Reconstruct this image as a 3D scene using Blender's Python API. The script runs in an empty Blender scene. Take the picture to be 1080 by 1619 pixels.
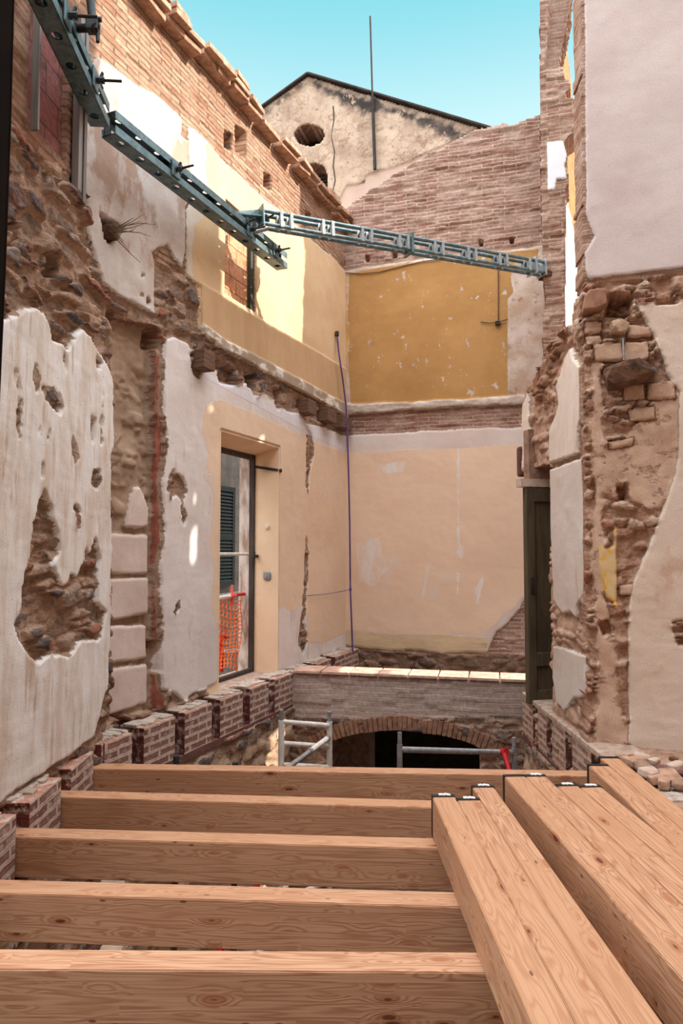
import bpy, bmesh, math, random
import numpy as np
from mathutils import Vector, Matrix, noise as mnoise
random.seed(7)
C = bpy.context.scene.collection
SC = bpy.context.scene
# ------------------------------------------------------------------ camera, sky, sun, exposure
FPX = 1079.3
PITCH = math.radians(3.1)
cam_d = bpy.data.cameras.new('camera'); cam = bpy.data.objects.new('camera', cam_d); C.objects.link(cam)
cam_d.sensor_fit = 'VERTICAL'; cam_d.sensor_height = 36.0; cam_d.sensor_width = 24.0
cam_d.lens = FPX*36.0/1619.0
cam_d.clip_start = 0.05; cam_d.clip_end = 300
cam.rotation_euler = (math.radians(90)+PITCH, 0, 0)
SC.camera = cam
SC.view_settings.view_transform = 'Standard'; SC.view_settings.look = 'None'
SC.view_settings.gamma = 1.0; SC.view_settings.use_curve_mapping = False
SC.view_settings.exposure = 0.48
SUN_AZ_Y, SUN_EL, SUN_E = 0.02, math.radians(40), 6.4
SUNV = Vector((math.cos(SUN_EL), SUN_AZ_Y*math.cos(SUN_EL), math.sin(SUN_EL))).normalized()
sd_ = bpy.data.lights.new('sun', 'SUN'); sd_.energy = SUN_E; sd_.angle = math.radians(0.55); sd_.color = (1.0, .93, .82)
sun = bpy.data.objects.new('sun', sd_); C.objects.link(sun)
sun.rotation_euler = SUNV.to_track_quat('Z', 'Y').to_euler(); sun.location = (6, 6, 9)
SKY_NEAR, SKY_TOP, SKY_FILL = (.52, .72, .745), (.175, .53, .62), (.92, .97, 1.02)
SKY_FILL_STR = 4.3

# ------------------------------------------------------------------ node helper
class NT:
    def __init__(s, tree): s.t = tree; s.L = tree.links.new
    def n(s, typ, ins=None, **kw):
        nd = s.t.nodes.new('ShaderNode'+typ)
        for k, v in kw.items(): setattr(nd, k, v)
        for k, v in (ins or {}).items(): s.set(nd.inputs[k], v)
        return nd
    def set(s, sock, v):
        if hasattr(v, 'is_output'): s.L(v, sock)
        elif isinstance(v, (tuple, list)) and sock.type == 'RGBA' and len(v) == 3: sock.default_value = (*v, 1)
        else: sock.default_value = v
    def m(s, op, a, b=0.0, c=None, clamp=False):
        nd = s.t.nodes.new('ShaderNodeMath'); nd.operation = op; nd.use_clamp = clamp
        s.set(nd.inputs[0], a); s.set(nd.inputs[1], b)
        if c is not None: s.set(nd.inputs[2], c)
        return nd.outputs[0]
    def vm(s, op, a, b=(0, 0, 0)):
        nd = s.t.nodes.new('ShaderNodeVectorMath'); nd.operation = op
        s.set(nd.inputs[0], a)
        if op == 'SCALE': s.set(nd.inputs['Scale'], b)
        else: s.set(nd.inputs[1], b)
        return nd.outputs['Value'] if op in ('DOT_PRODUCT', 'LENGTH') else nd.outputs[0]
    def mix(s, f, a, b, blend='MIX'):
        nd = s.t.nodes.new('ShaderNodeMix'); nd.data_type = 'RGBA'; nd.blend_type = blend
        s.set(nd.inputs[0], f); s.set(nd.inputs[6], a); s.set(nd.inputs[7], b)
        return nd.outputs[2]
    def noise(s, vec, scale, det=4, rough=.55, dist=0.0):
        nd = s.n('TexNoise', {'Vector': vec, 'Scale': scale, 'Detail': det, 'Roughness': rough, 'Distortion': dist})
        return nd.outputs['Fac']
    def noisec(s, vec, scale, det=3):
        return s.n('TexNoise', {'Vector': vec, 'Scale': scale, 'Detail': det}).outputs['Color']
    def ss(s, v, a, b):   # smooth step between a and b
        nd = s.t.nodes.new('ShaderNodeMapRange'); nd.interpolation_type = 'SMOOTHSTEP'; nd.clamp = True
        s.set(nd.inputs[0], v); s.set(nd.inputs[1], a); s.set(nd.inputs[2], b)
        return nd.outputs[0]
    def ramp(s, f, stops, const=False):
        nd = s.t.nodes.new('ShaderNodeValToRGB'); s.set(nd.inputs[0], f); cr = nd.color_ramp
        if const: cr.interpolation = 'CONSTANT'
        while len(cr.elements) < len(stops): cr.elements.new(.5)
        for e, (p, c) in zip(cr.elements, stops): e.position = p; e.color = (*c, 1)
        return nd.outputs[0]
    def scl(s, vec, xyz):
        nd = s.t.nodes.new('ShaderNodeMapping'); s.set(nd.inputs['Vector'], vec); nd.inputs['Scale'].default_value = xyz
        return nd.outputs[0]

world = bpy.data.worlds.new('sky'); SC.world = world; world.use_nodes = True
W_ = NT(world.node_tree); world.node_tree.nodes.clear()
g = W_.n('TexCoord').outputs['Generated']
dirn = W_.vm('NORMALIZE', g)
sep = W_.n('SeparateXYZ', {0: dirn})
clear = W_.mix(W_.ss(sep.outputs[2], .47, .68), SKY_NEAR, SKY_TOP)
hz = W_.ss(sep.outputs[1], .70, .30)           # clear towards the north, unseen sky elsewhere brightened to fill the shade
fill_sky = W_.vm('SCALE', SKY_FILL, W_.m('MULTIPLY', W_.m('ADD', W_.m('MULTIPLY', W_.ss(sep.outputs[2], .15, .8), .85), .15), SKY_FILL_STR))
col = W_.mix(hz, clear, fill_sky)
col = W_.mix(W_.ss(sep.outputs[2], 0.0, -.1), col, (.25, .2, .16))
W_.L(W_.n('Background', {'Color': col, 'Strength': 1.0}).outputs[0], W_.n('OutputWorld').inputs[0])

def srgb(r, g, b):
    f = lambda c: (c/255/12.92) if c/255 <= .04045 else ((c/255+.055)/1.055)**2.4
    return (f(r), f(g), f(b))
H = srgb
# ------------------------------------------------------------------ picture geometry: pixel -> ray -> plane
def ray(px, py):
    a = (px-540)/FPX; b = (809.5-py)/FPX; c, s = math.cos(PITCH), math.sin(PITCH)
    return (a, c-b*s, s+b*c)
def hit(px, py, z):
    r = ray(px, py); t = z/r[2]; return Vector((r[0]*t, r[1]*t, z))
def atY(px, py, Y):
    r = ray(px, py); t = Y/r[1]; return Vector((r[0]*t, Y, r[2]*t))
class Plane:
    def __init__(s, p, d, n):
        l = math.hypot(*d); s.p = p; s.d = (d[0]/l, d[1]/l); l = math.hypot(*n); s.n = (n[0]/l, n[1]/l)
    def off(s, o): return Plane((s.p[0]+s.n[0]*o, s.p[1]+s.n[1]*o), s.d, s.n)
    def uv(s, px, py):
        r = ray(px, py)
        t = (s.p[0]*s.n[0]+s.p[1]*s.n[1])/(r[0]*s.n[0]+r[1]*s.n[1])
        x, y, z = r[0]*t, r[1]*t, r[2]*t
        return ((x-s.p[0])*s.d[0]+(y-s.p[1])*s.d[1], z)
    def w(s, u, z, o=0.0):
        return Vector((s.p[0]+s.d[0]*u+s.n[0]*o, s.p[1]+s.d[1]*u+s.n[1]*o, z))
    def pt(s, px, py, o=0.0):
        u, z = s.off(o).uv(px, py); return s.w(u, z, o)
    def rot(s): return math.atan2(s.d[1], s.d[0])
WL = Plane((.04, 9.6), (.3825, .924), (.924, -.3825))        # left wall, far stretch
NL = Plane((-1.718, 5.01), (.1133, .9936), (.9936, -.1133))  # left wall, near stretch
BK = Plane((.04, 9.6), (.9626, -.271), (-.271, -.9626))      # back wall
GB = Plane((.15, 10.05), (.9626, -.271), (-.271, -.9626))    # neighbour's gable
PR = Plane((2.48, 8.45), (.9626, -.271), (-.271, -.9626))    # pier at the right back
ZW = Plane((2.84, 8.72), (.3825, .924), (.924, -.3825))      # sunlit wall beyond the pier
KW = Plane((1.70, 4.86), (.9626, -.271), (-.271, -.9626))    # near cross wall, right
RW = Plane((1.75, 4.80), (0, 1), (-1, 0))                    # right wall with the door
PP = Plane((-.54, 7.67), (.976, -.2186), (-.2186, -.976))    # brick parapet over the arch
ZL = -1.375                                                   # ledge tops
ZJ = -1.5                                                     # joist tops
ZG = -3.7                                                     # lower floor
# ------------------------------------------------------------------ numpy noise
def _h(ix, iy, seed):
    n = (ix.astype(np.int64)*374761393 + iy.astype(np.int64)*668265263 + seed*974634777) & 0x7fffffff
    n = ((n ^ (n >> 13))*1274126177) & 0x7fffffff
    n = ((n ^ (n >> 16))*60493) & 0x7fffffff
    return ((n ^ (n >> 11)) & 0xffffff)/float(0xffffff)
def vnoise(x, y, seed=0):
    ix = np.floor(x); iy = np.floor(y); fx = x-ix; fy = y-iy
    fx = fx*fx*(3-2*fx); fy = fy*fy*(3-2*fy)
    a = _h(ix, iy, seed); b = _h(ix+1, iy, seed); c = _h(ix, iy+1, seed); d = _h(ix+1, iy+1, seed)
    return (a*(1-fx)+b*fx)*(1-fy)+(c*(1-fx)+d*fx)*fy
def fbm(x, y, oct=4, seed=0, gain=.5):
    s = 0; a = 1; t = 0
    for i in range(oct):
        s = s+a*(vnoise(x, y, seed+i*17)*2-1); t += a; a *= gain; x = x*2.03+11.3; y = y*2.03+5.7
    return s/t
def worley(x, y, seed=0):
    ix = np.floor(x); iy = np.floor(y)
    f1 = np.full(x.shape, 9.); f2 = np.full(x.shape, 9.); rid = np.zeros(x.shape)
    for dx in (-1, 0, 1):
        for dy in (-1, 0, 1):
            cx = ix+dx; cy = iy+dy
            px = cx+.1+.8*_h(cx, cy, seed+1); py = cy+.1+.8*_h(cx, cy, seed+2)
            d = np.hypot(px-x, py-y); r = _h(cx, cy, seed+3)
            m = d < f1
            f2 = np.where(m, f1, np.minimum(f2, d)); rid = np.where(m, r, rid); f1 = np.where(m, d, f1)
    return f1, f2, rid
def sdf(poly, U, V):
    P = np.array(poly, float); n = len(P)
    d2 = np.full(U.shape, 1e9); ins = np.zeros(U.shape, bool)
    for i in range(n):
        ax, ay = P[i]; bx, by = P[(i+1) % n]
        ex, ey = bx-ax, by-ay; l = ex*ex+ey*ey+1e-12
        t = np.clip(((U-ax)*ex+(V-ay)*ey)/l, 0, 1)
        d2 = np.minimum(d2, (U-ax-t*ex)**2+(V-ay-t*ey)**2)
        cond = ((ay > V) != (by > V))
        if ey != 0: ins ^= cond & (U < (bx-ax)*(V-ay)/ey+ax)
    d = np.sqrt(d2)
    return np.where(ins, d, -d)
def sst(x, a, b):
    t = np.clip((x-a)/(b-a), 0, 1); return t*t*(3-2*t)
# ------------------------------------------------------------------ wall grid: real relief, signed-distance layers
def wall(name, pl, u0, u1, z0, z1, res, keep, layers, mat, holes=(), thick=.3, tdir=None, parent=None,
         stone=(.2, .13), rub_amp=.04, brick_amp=.008, seed=1, raw=False, rh=.058, bw=.29):
    nu = int((u1-u0)/res)+1; nv = int((z1-z0)/res)+1
    us = np.linspace(u0, u1, nu); vs = np.linspace(z0, z1, nv)
    U, V = np.meshgrid(us, vs)
    P = lambda poly: poly if raw else [pl.uv(*q) for q in poly]
    wu = fbm(U*2, V*2, 3, seed)*.05; wv = fbm(U*2, V*2, 3, seed+50)*.05
    f1, f2, rid = worley((U+wu)/stone[0], (V+wv)/stone[1], seed)
    g1, g2, gid = worley((U+wu)/(stone[0]*1.15)+7.7, (V+wv*1.3)/(stone[1]*.5)+3.1, seed+400)
    slab = fbm(U*3.1, V*3.1, 3, seed+300) > .02
    f1 = np.where(slab, g1, f1); f2 = np.where(slab, g2, f2); rid = np.where(slab, gid, rid)
    edge = np.clip((f2-f1)*2.2, 0, 1)
    at = {'st': rid, 'ed': edge}
    n1 = fbm(U*3, V*3, 4, seed+9); n2 = fbm(U*11, V*11, 3, seed+21); n3 = fbm(U*30, V*30, 2, seed+33)
    rub = np.zeros(U.shape); base = None
    # brick offsets
    row = np.floor(V/rh); col = np.floor((U+np.where(row % 2 == 0, 0, bw*.5))/bw)
    bo = (_h(row, col, seed+5)-.5)*2
    dbrick = bo*brick_amp*.8+n2*brick_amp*.7+n1*brick_amp
    drub = (np.minimum(edge, .6)/.6)**.6*rub_amp*(.2+1.1*sst(rid,.3,.8))+n1*rub_amp*.8+n3*rub_amp*.22-rub_amp*.45
    disp = dbrick
    for L in layers:
        s = np.full(U.shape, -9.)
        for p in L.get('p', []): s = np.maximum(s, sdf(P(p), U, V))
        rg = L.get('rough', .03)
        s = s+n1*rg+n2*rg*.45+n3*rg*.06
        hs = np.full(U.shape, 9.)
        for p in L.get('h', []): hs = np.minimum(hs, -(sdf(P(p), U, V)+n1*.03+n2*.015))
        s = np.minimum(s, hs)
        if 'pock' in L:                          # chipped pocks
            th, sx, sy = L['pock']
            s = np.minimum(s, (th-fbm(U*sx, V*sy, 4, seed+77))*.12)
        at[L['a']] = s
        m = sst(s, -.006, .012)
        if L['a'] == 'rub': disp = disp*(1-m)+drub*m
        elif 't' in L:
            tgt = L['t']+n1*L.get('wav', .008)
            disp = disp*(1-m)+(tgt+disp*L.get('keepd', .03))*m
        if 'add' in L: disp = disp+L['add']*m
    for p, dep in holes:
        s = sdf(P(p), U, V)+n2*.006
        disp = disp-dep*sst(s, -.008, .008)
    k = keep(U, V, n1, n2, P)                    # >0 keep
    kc = (k[:-1, :-1]+k[1:, :-1]+k[:-1, 1:]+k[1:, 1:]) > 0
    X = pl.p[0]+pl.d[0]*U+pl.n[0]*disp; Y = pl.p[1]+pl.d[1]*U+pl.n[1]*disp
    co = np.stack([X, Y, V], -1).reshape(-1, 3)
    idx = np.arange(nu*nv).reshape(nv, nu)
    q = np.stack([idx[:-1, :-1], idx[:-1, 1:], idx[1:, 1:], idx[1:, :-1]], -1)[kc]
    # boundary edges
    e = np.concatenate([q[:, [0, 1]], q[:, [1, 2]], q[:, [2, 3]], q[:, [3, 0]]])
    key = np.sort(e, 1); _, first, cnt = np.unique(key[:, 0]*10**8+key[:, 1], return_index=True, return_counts=True)
    be = e[first[cnt == 1]]
    bv = np.unique(be); mp = -np.ones(len(co), np.int64)
    td = tdir if tdir else (-pl.n[0]*thick, -pl.n[1]*thick, 0)
    steps = max(1, int(np.linalg.norm(td)/.05)); rings = []
    allco = [co]; nb = len(co); uvm = np.stack([U, V, 0*U], -1).reshape(-1, 3); alluv = [uvm]
    flat = {a_: v.reshape(-1) for a_, v in at.items()}; allat = {a_: [v] for a_, v in flat.items()}
    mp[bv] = bv; prev = mp.copy(); side = []
    for i in range(1, steps+1):
        f = i/steps
        c2 = co[bv]+np.array(td)*f
        jit = np.stack([fbm(uvm[bv, 0]*9+i*3, uvm[bv, 1]*9, 2, seed+3+i) for _ in range(1)], -1)
        c2[:, 0] += jit[:, 0]*.012; c2[:, 1] += jit[:, 0]*.006
        cur = -np.ones(len(co), np.int64); cur[bv] = nb+np.arange(len(bv)); nb += len(bv)
        allco.append(c2); uv2 = uvm[bv].copy(); uv2[:, 0] += f*np.linalg.norm(td); uv2[:, 2] = f*.3; alluv.append(uv2)
        for a_ in allat: allat[a_].append(flat[a_][bv] if a_ in ('rub', 'st', 'ed') else np.full(len(bv), -1.))
        side.append(np.stack([prev[be[:, 1]], prev[be[:, 0]], cur[be[:, 0]], cur[be[:, 1]]], -1)); prev = cur
    co = np.concatenate(allco); fs = np.concatenate([q]+side)
    if pl.d[0]*pl.n[1]-pl.d[1]*pl.n[0] > 0: fs = fs[:, ::-1]
    used = np.unique(fs); rm = -np.ones(len(co), np.int64); rm[used] = np.arange(len(used))
    co = co[used]; fs = rm[fs]
    me = bpy.data.meshes.new(name)
    me.vertices.add(len(co)); me.vertices.foreach_set('co', co.astype(np.float32).ravel())
    me.loops.add(fs.size); me.loops.foreach_set('vertex_index', fs.astype(np.int32).ravel())
    me.polygons.add(len(fs)); me.polygons.foreach_set('loop_start', np.arange(0, fs.size, 4, dtype=np.int32))
    me.update(calc_edges=True); me.validate()
    a_ = me.attributes.new('uvm', 'FLOAT_VECTOR', 'POINT')
    a_.data.foreach_set('vector', np.concatenate(alluv)[used].astype(np.float32).ravel())
    for nm, v in allat.items():
        a_ = me.attributes.new(nm, 'FLOAT', 'POINT'); a_.data.foreach_set('value', np.concatenate(v)[used].astype(np.float32))
    me.polygons.foreach_set('use_smooth', np.ones(len(fs), bool))
    me.materials.append(mat)
    o = bpy.data.objects.new(name, me); C.objects.link(o)
    if parent: o.parent = parent; o.location = -parent.location
    return o
def wall_mat(name, brick, rub=None, layers=(), fine=1.0):
    m = bpy.data.materials.new(name); m.use_nodes = True; t = m.node_tree; t.nodes.clear(); N = NT(t)
    uv = N.n('Attribute', attribute_name='uvm').outputs['Vector']
    A = lambda a: N.n('Attribute', attribute_name=a).outputs['Fac']
    w1 = N.vm('SCALE', N.vm('SUBTRACT', N.noisec(uv, 1.7), (.5, .5, .5)), .06)
    w2 = N.vm('SCALE', N.vm('SUBTRACT', N.noisec(uv, 14), (.5, .5, .5)), .02)
    wuv = N.vm('ADD', uv, N.vm('ADD', w1, w2))
    b = N.n('TexBrick', {'Vector': wuv, 'Color1': brick['c1'], 'Color2': brick['c2'], 'Mortar': brick['m'], 'Scale': 1.0,
            'Mortar Size': brick.get('ms', .009), 'Mortar Smooth': .35, 'Bias': brick.get('bias', 0.), 'Brick Width': brick.get('bw', .29), 'Row Height': brick.get('rh', .058)})
    nz = N.noise(uv, 2.2, 6, .6); nf = N.noise(uv, 24, 5, .65); nff = N.noise(uv, 90, 3, .6)
    bc = N.mix(N.m('MULTIPLY', N.ss(nz, .42, .66), brick.get('dust', .5)), b.outputs['Color'], brick.get('dc', brick['m']))
    patch = N.noise(N.scl(uv, (3.2, 14, 1)), 1.0, 2, .5)
    bc = N.mix(N.m('MULTIPLY', N.ss(patch, .5, .72), brick.get('var', .5)), bc, brick.get('c3', (.16, .06, .04)))
    bc = N.mix(1.0, bc, N.ramp(nf, [(.25, (.62, .6, .58)), (.6, (1.0, 1.0, 1.0)), (.8, (1.18, 1.16, 1.12))]), 'MULTIPLY')
    col = bc
    hgt = N.m('ADD', N.m('MULTIPLY', N.m('SUBTRACT', 1., b.outputs['Fac']), brick.get('bh', .014)), N.m('MULTIPLY', nf, .010*fine))
    if rub:
        st = A('st'); ed = A('ed')
        stone = N.ramp(N.m('ADD', st, N.m('MULTIPLY', N.m('SUBTRACT', nf, .5), .25)), rub['stops'])
        mort = N.mix(N.ss(nz, .3, .7), rub['m1'], rub['m2'])
        rc = N.mix(N.ss(N.m('ADD', ed, N.m('MULTIPLY', N.m('SUBTRACT', nf, .5), .55)), rub.get('e0', .25), rub.get('e1', .5)), mort, stone)
        rc = N.mix(N.m('MULTIPLY', N.ss(N.m('ADD', N.m('MULTIPLY', st, -.25), N.noise(N.scl(uv, (1, 1.6, 1)), 6, 6, .68)), .28, .42), rub.get('cov', .5)), rc, mort)
        rc = N.mix(1.0, rc, N.ramp(N.noise(uv, 34, 4, .6), [(.28, (.66, .64, .62)), (.55, (1., 1., 1.)), (.8, (1.15, 1.13, 1.1))]), 'MULTIPLY')
        rm = N.ss(N.m('ADD', A('rub'), N.m('MULTIPLY', N.m('SUBTRACT', nf, .5), .06)), -.01, .01)
        col = N.mix(rm, col, rc)
        rh = N.m('ADD', N.m('MULTIPLY', N.noise(N.scl(uv, (1, 1.3, 1)), 20, 6, .6), .028), N.m('MULTIPLY', nff, .003))
        hgt = N.m('ADD', N.m('MULTIPLY', hgt, N.m('SUBTRACT', 1., rm)), N.m('MULTIPLY', rh, rm))
    for a, sp in layers:
        s = A(a)
        wob = N.m('MULTIPLY', N.m('SUBTRACT', N.noise(uv, sp.get('ef', 22), 5, .65), .5), sp.get('ew', .05))
        s2 = N.m('ADD', s, wob)
        if 'flake' in sp:                          # paint flaked off: scattered chips
            th, fs, sy = sp['flake']
            fl = N.ss(N.noise(N.scl(uv, (1, sy, 1)), fs, 7, .68), th, th+.015)
            s2 = N.m('SUBTRACT', s2, N.m('MULTIPLY', fl, 2.))
        mk = N.ss(s2, 0., sp.get('soft', .006))
        mott = N.noise(N.scl(uv, sp.get('str', (1, 1, 1))), sp.get('sc', 1.6), 7, sp.get('ro', .62))
        c = N.mix(N.ss(mott, sp.get('lo', .35), sp.get('hi', .65)), sp['c1'], sp['c2'])
        if 'c3' in sp:
            st3 = N.noise(N.scl(uv, sp.get('str3', (7, .9, 1))), 1.0, 6, .7)
            c = N.mix(N.m('MULTIPLY', N.ss(st3, sp.get('t3', .55), sp.get('t3', .55)+.09), sp.get('a3', .8)), c, sp['c3'])
        if 'pit' in sp:
            c = N.mix(N.m('MULTIPLY', N.ss(N.noise(uv, sp.get('ps', 55), 3, .6), sp['pit'], sp['pit']+.05), .75), c, sp.get('pc', (.13, .09, .07)))
        if 'crk' in sp:                            # hairline cracks
            wv = N.vm('ADD', uv, N.vm('SCALE', N.noisec(uv, 6), .12))
            ve = N.n('TexVoronoi', {'Vector': wv, 'Scale': sp['crk']}, feature='DISTANCE_TO_EDGE').outputs['Distance']
            ck = N.m('MULTIPLY', N.ss(ve, .03, .008), N.ss(N.noise(uv, 1.5, 4), .40, .55))
            c = N.mix(N.m('MULTIPLY', ck, .55), c, sp.get('ckc', H(110, 84, 68)))
        if 'scr' in sp:                            # light scratches and scuffs
            c = N.mix(N.ss(N.noise(N.scl(uv, (1, .6, 1)), 9, 8, .75), sp['scr'], sp['scr']+.02), c, sp.get('sco', (.75, .68, .6)))
        c = N.mix(1.0, c, N.ramp(nff, [(.25, (.86, .85, .84)), (.6, (1., 1., 1.))]), 'MULTIPLY')
        if 'rim' in sp:
            rk = N.m('MULTIPLY', N.ss(N.m('ADD', s2, N.m('MULTIPLY', nf, sp.get('rw', .07))), 0., .012), .9)
            col = N.mix(rk, col, N.mix(nf, sp['rim'], tuple(x*.6 for x in sp['rim'])))
        col = N.mix(mk, col, c)
        pb = N.m('ADD', N.m('MULTIPLY', mott, .006), N.m('MULTIPLY', nff, .0015))
        pb = N.m('ADD', pb, sp.get('step', .014))
        hgt = N.m('ADD', N.m('MULTIPLY', hgt, N.m('SUBTRACT', 1., mk)), N.m('MULTIPLY', pb, mk))
    bp = N.n('Bump', {'Strength': .9, 'Distance': 1.0, 'Height': hgt})
    bs = N.n('BsdfPrincipled', {'Base Color': col, 'Roughness': .92, 'Normal': bp.outputs[0], 'Specular IOR Level': .15})
    N.L(bs.outputs[0], N.n('OutputMaterial').inputs[0])
    return m
def simple(name, c1, c2=None, rough=.6, metal=0., sc=8, bump=0., spec=.4, str_=(1, 1, 1)):
    m = bpy.data.materials.new(name); m.use_nodes = True; t = m.node_tree; t.nodes.clear(); N = NT(t)
    ob = N.n('TexCoord').outputs['Object']
    nz = N.noise(N.scl(ob, str_), sc, 6, .65)
    col = N.mix(N.ss(nz, .35, .68), c1, c2 or tuple(x*.7 for x in c1))
    ins = {'Base Color': col, 'Roughness': rough, 'Metallic': metal, 'Specular IOR Level': spec}
    if bump: ins['Normal'] = N.n('Bump', {'Strength': 1., 'Distance': 1., 'Height': N.m('MULTIPLY', nz, bump)}).outputs[0]
    N.L(N.n('BsdfPrincipled', ins).outputs[0], N.n('OutputMaterial').inputs[0])
    return m
# ------------------------------------------------------------------ mesh helper
class MB:
    def __init__(s): s.v = []; s.f = []
    def add(s, vs, fs):
        k = len(s.v); s.v += [Vector(x) for x in vs]; s.f += [tuple(i+k for i in f) for f in fs]; return s
    def box(s, c, sz, M=None):
        c = Vector(c); h = [x/2 for x in sz]; M = M or Matrix.Identity(3)
        vs = [c+M @ Vector((sx*h[0], sy*h[1], sz_*h[2])) for sx in (-1, 1) for sy in (-1, 1) for sz_ in (-1, 1)]
        return s.add(vs, [(0, 1, 3, 2), (4, 6, 7, 5), (0, 4, 5, 1), (2, 3, 7, 6), (0, 2, 6, 4), (1, 5, 7, 3)])
    def bar(s, a, b, w, h, up=(0, 0, 1)):
        a = Vector(a); b = Vector(b); x = (b-a).normalized(); y = Vector(up).cross(x)
        if y.length < 1e-4: y = Vector((0, 1, 0)).cross(x)
        y.normalize(); z = x.cross(y)
        M = Matrix((x, y, z)).transposed()
        return s.box((a+b)/2, ((b-a).length, w, h), M)
    def tube(s, a, b, r, n=12, r2=None):
        a = Vector(a); b = Vector(b); x = (b-a).normalized(); r2 = r if r2 is None else r2
        y = x.orthogonal().normalized(); z = x.cross(y)
        vs = []
        for p, rr in ((a, r), (b, r2)):
            for i in range(n):
                t = 2*math.pi*i/n; vs.append(p+(y*math.cos(t)+z*math.sin(t))*rr)
        return s.add(vs, [(i, (i+1) % n, n+(i+1) % n, n+i) for i in range(n)]+[tuple(range(n-1, -1, -1)), tuple(range(n, 2*n))])
    def path(s, pts, r, n=8):
        pts = [Vector(p) for p in pts]; vs = []; fs = []
        for i, p in enumerate(pts):
            x = (pts[min(i+1, len(pts)-1)]-pts[max(i-1, 0)]).normalized()
            y = Vector((.3, .5, .81)).cross(x).normalized(); z = x.cross(y)
            rr = r[i] if isinstance(r, (list, tuple)) else r
            for j in range(n):
                t = 2*math.pi*j/n; vs.append(p+(y*math.cos(t)+z*math.sin(t))*rr)
            if i: fs += [((i-1)*n+j, (i-1)*n+(j+1) % n, i*n+(j+1) % n, i*n+j) for j in range(n)]
        fs += [tuple(range(n-1, -1, -1)), tuple((len(pts)-1)*n+j for j in range(n))]
        return s.add(vs, fs)
    def prism(s, poly, f):      # poly: list of 2-tuples, f(p, 0|1) -> point
        n = len(poly)
        vs = [f(p, 0) for p in poly]+[f(p, 1) for p in poly]
        return s.add(vs, [(i, (i+1) % n, n+(i+1) % n, n+i) for i in range(n)]+[tuple(range(n-1, -1, -1)), tuple(range(n, 2*n))])
    def build(s, name, mat, parent=None, origin=None, rot=0., bevel=0., smooth=False):
        if origin is None: origin = Vector((0, 0, 0)) if parent is None else Vector(parent.location)
        origin = Vector(origin); R = Matrix.Rotation(-rot, 3, 'Z')
        me = bpy.data.meshes.new(name); me.from_pydata([R @ (v-origin) for v in s.v], [], s.f)
        bm = bmesh.new(); bm.from_mesh(me); bmesh.ops.recalc_face_normals(bm, faces=bm.faces); bm.to_mesh(me); bm.free()
        me.materials.append(mat)
        o = bpy.data.objects.new(name, me); C.objects.link(o)
        o.rotation_euler.z = rot
        if parent: o.parent = parent; o.location = origin-Vector(parent.location)
        else: o.location = origin
        if smooth:
            me.polygons.foreach_set('use_smooth', [True]*len(me.polygons))
            md = o.modifiers.new('edges', 'EDGE_SPLIT'); md.split_angle = math.radians(40)
        if bevel:
            md = o.modifiers.new('bevel', 'BEVEL'); md.width = bevel; md.segments = 2; md.limit_method = 'ANGLE'
        return o
def tag(o, label, cat, group=None, kind=None):
    o['label'] = label; o['category'] = cat
    if group: o['group'] = group
    if kind: o['kind'] = kind
    return o
def thing(name, label, cat, loc, group=None):
    o = bpy.data.objects.new(name, None); C.objects.link(o); o.location = loc; o.empty_display_size = .1
    return tag(o, label, cat, group)
def struct(o, label=None, cat=None):
    o['kind'] = 'structure'
    if label: o['label'] = label; o['category'] = cat or 'wall'
    return o
# ------------------------------------------------------------------ masonry palettes
BR_SUN = dict(c1=H(188, 150, 124), c2=H(158, 116, 92), m=H(124, 100, 84), c3=H(140, 88, 66), rh=.05, bw=.29, ms=.008, dust=.45, dc=H(188, 158, 134), var=.6, bh=.02)
BR_BACK = dict(c1=H(176, 138, 122), c2=H(140, 100, 84), m=H(198, 174, 158), c3=H(138, 88, 70), rh=.05, bw=.30, ms=.009, dust=.8, dc=H(192, 164, 148), var=.6)
RUB = dict(stops=[(.05, H(116, 96, 82)), (.25, H(172, 140, 118)), (.42, H(104, 96, 92)), (.6, H(186, 154, 130)), (.8, H(84, 80, 82)), (1., H(158, 106, 84))],
           m1=H(186, 154, 132), m2=H(160, 126, 104), cov=.35)
RUB_R = dict(stops=[(.05, H(176, 132, 106)), (.4, H(198, 160, 134)), (.6, H(164, 116, 92)), (.8, H(206, 178, 156)), (1., H(150, 96, 76))],
             m1=H(196, 160, 136), m2=H(160, 118, 94), cov=.35)
RENDER = H(178, 150, 128)
WHITE = dict(c1=H(232, 226, 224), c2=H(214, 206, 204), c3=H(196, 172, 150), t3=.57, a3=.7, pit=.655, rim=RENDER)
# ------------------------------------------------------------------ wall_left, far stretch
OPEN_U0 = WL.uv(344, 800)[0]; OPEN_U1 = WL.uv(440, 800)[0]; OPEN_T = WL.uv(392, 691)[1]; OPEN_B = -1.40
W_PLA = [(125, 130), (150, 95), (170, 105), (200, 125), (240, 150), (265, 170), (283, 190), (281, 215), (295, 225), (297, 320), (292, 330),
         (291, 400), (284, 422), (272, 412), (262, 388), (240, 402), (243, 430), (240, 470), (241, 498), (215, 485), (185, 468), (160, 448),
         (150, 415), (142, 390), (133, 360), (135, 335), (128, 300), (114, 280), (122, 265), (125, 200)]
W_UP = [(294, 200), (310, 210), (332, 232), (355, 258), (400, 300), (440, 335), (480, 368), (497, 385), (520, 402), (545, 430), (600, 480), (600, 690),
        (541, 640), (500, 618), (450, 592), (400, 565), (350, 540), (313, 515), (313, 452), (291, 436), (291, 330), (297, 320)]
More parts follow.
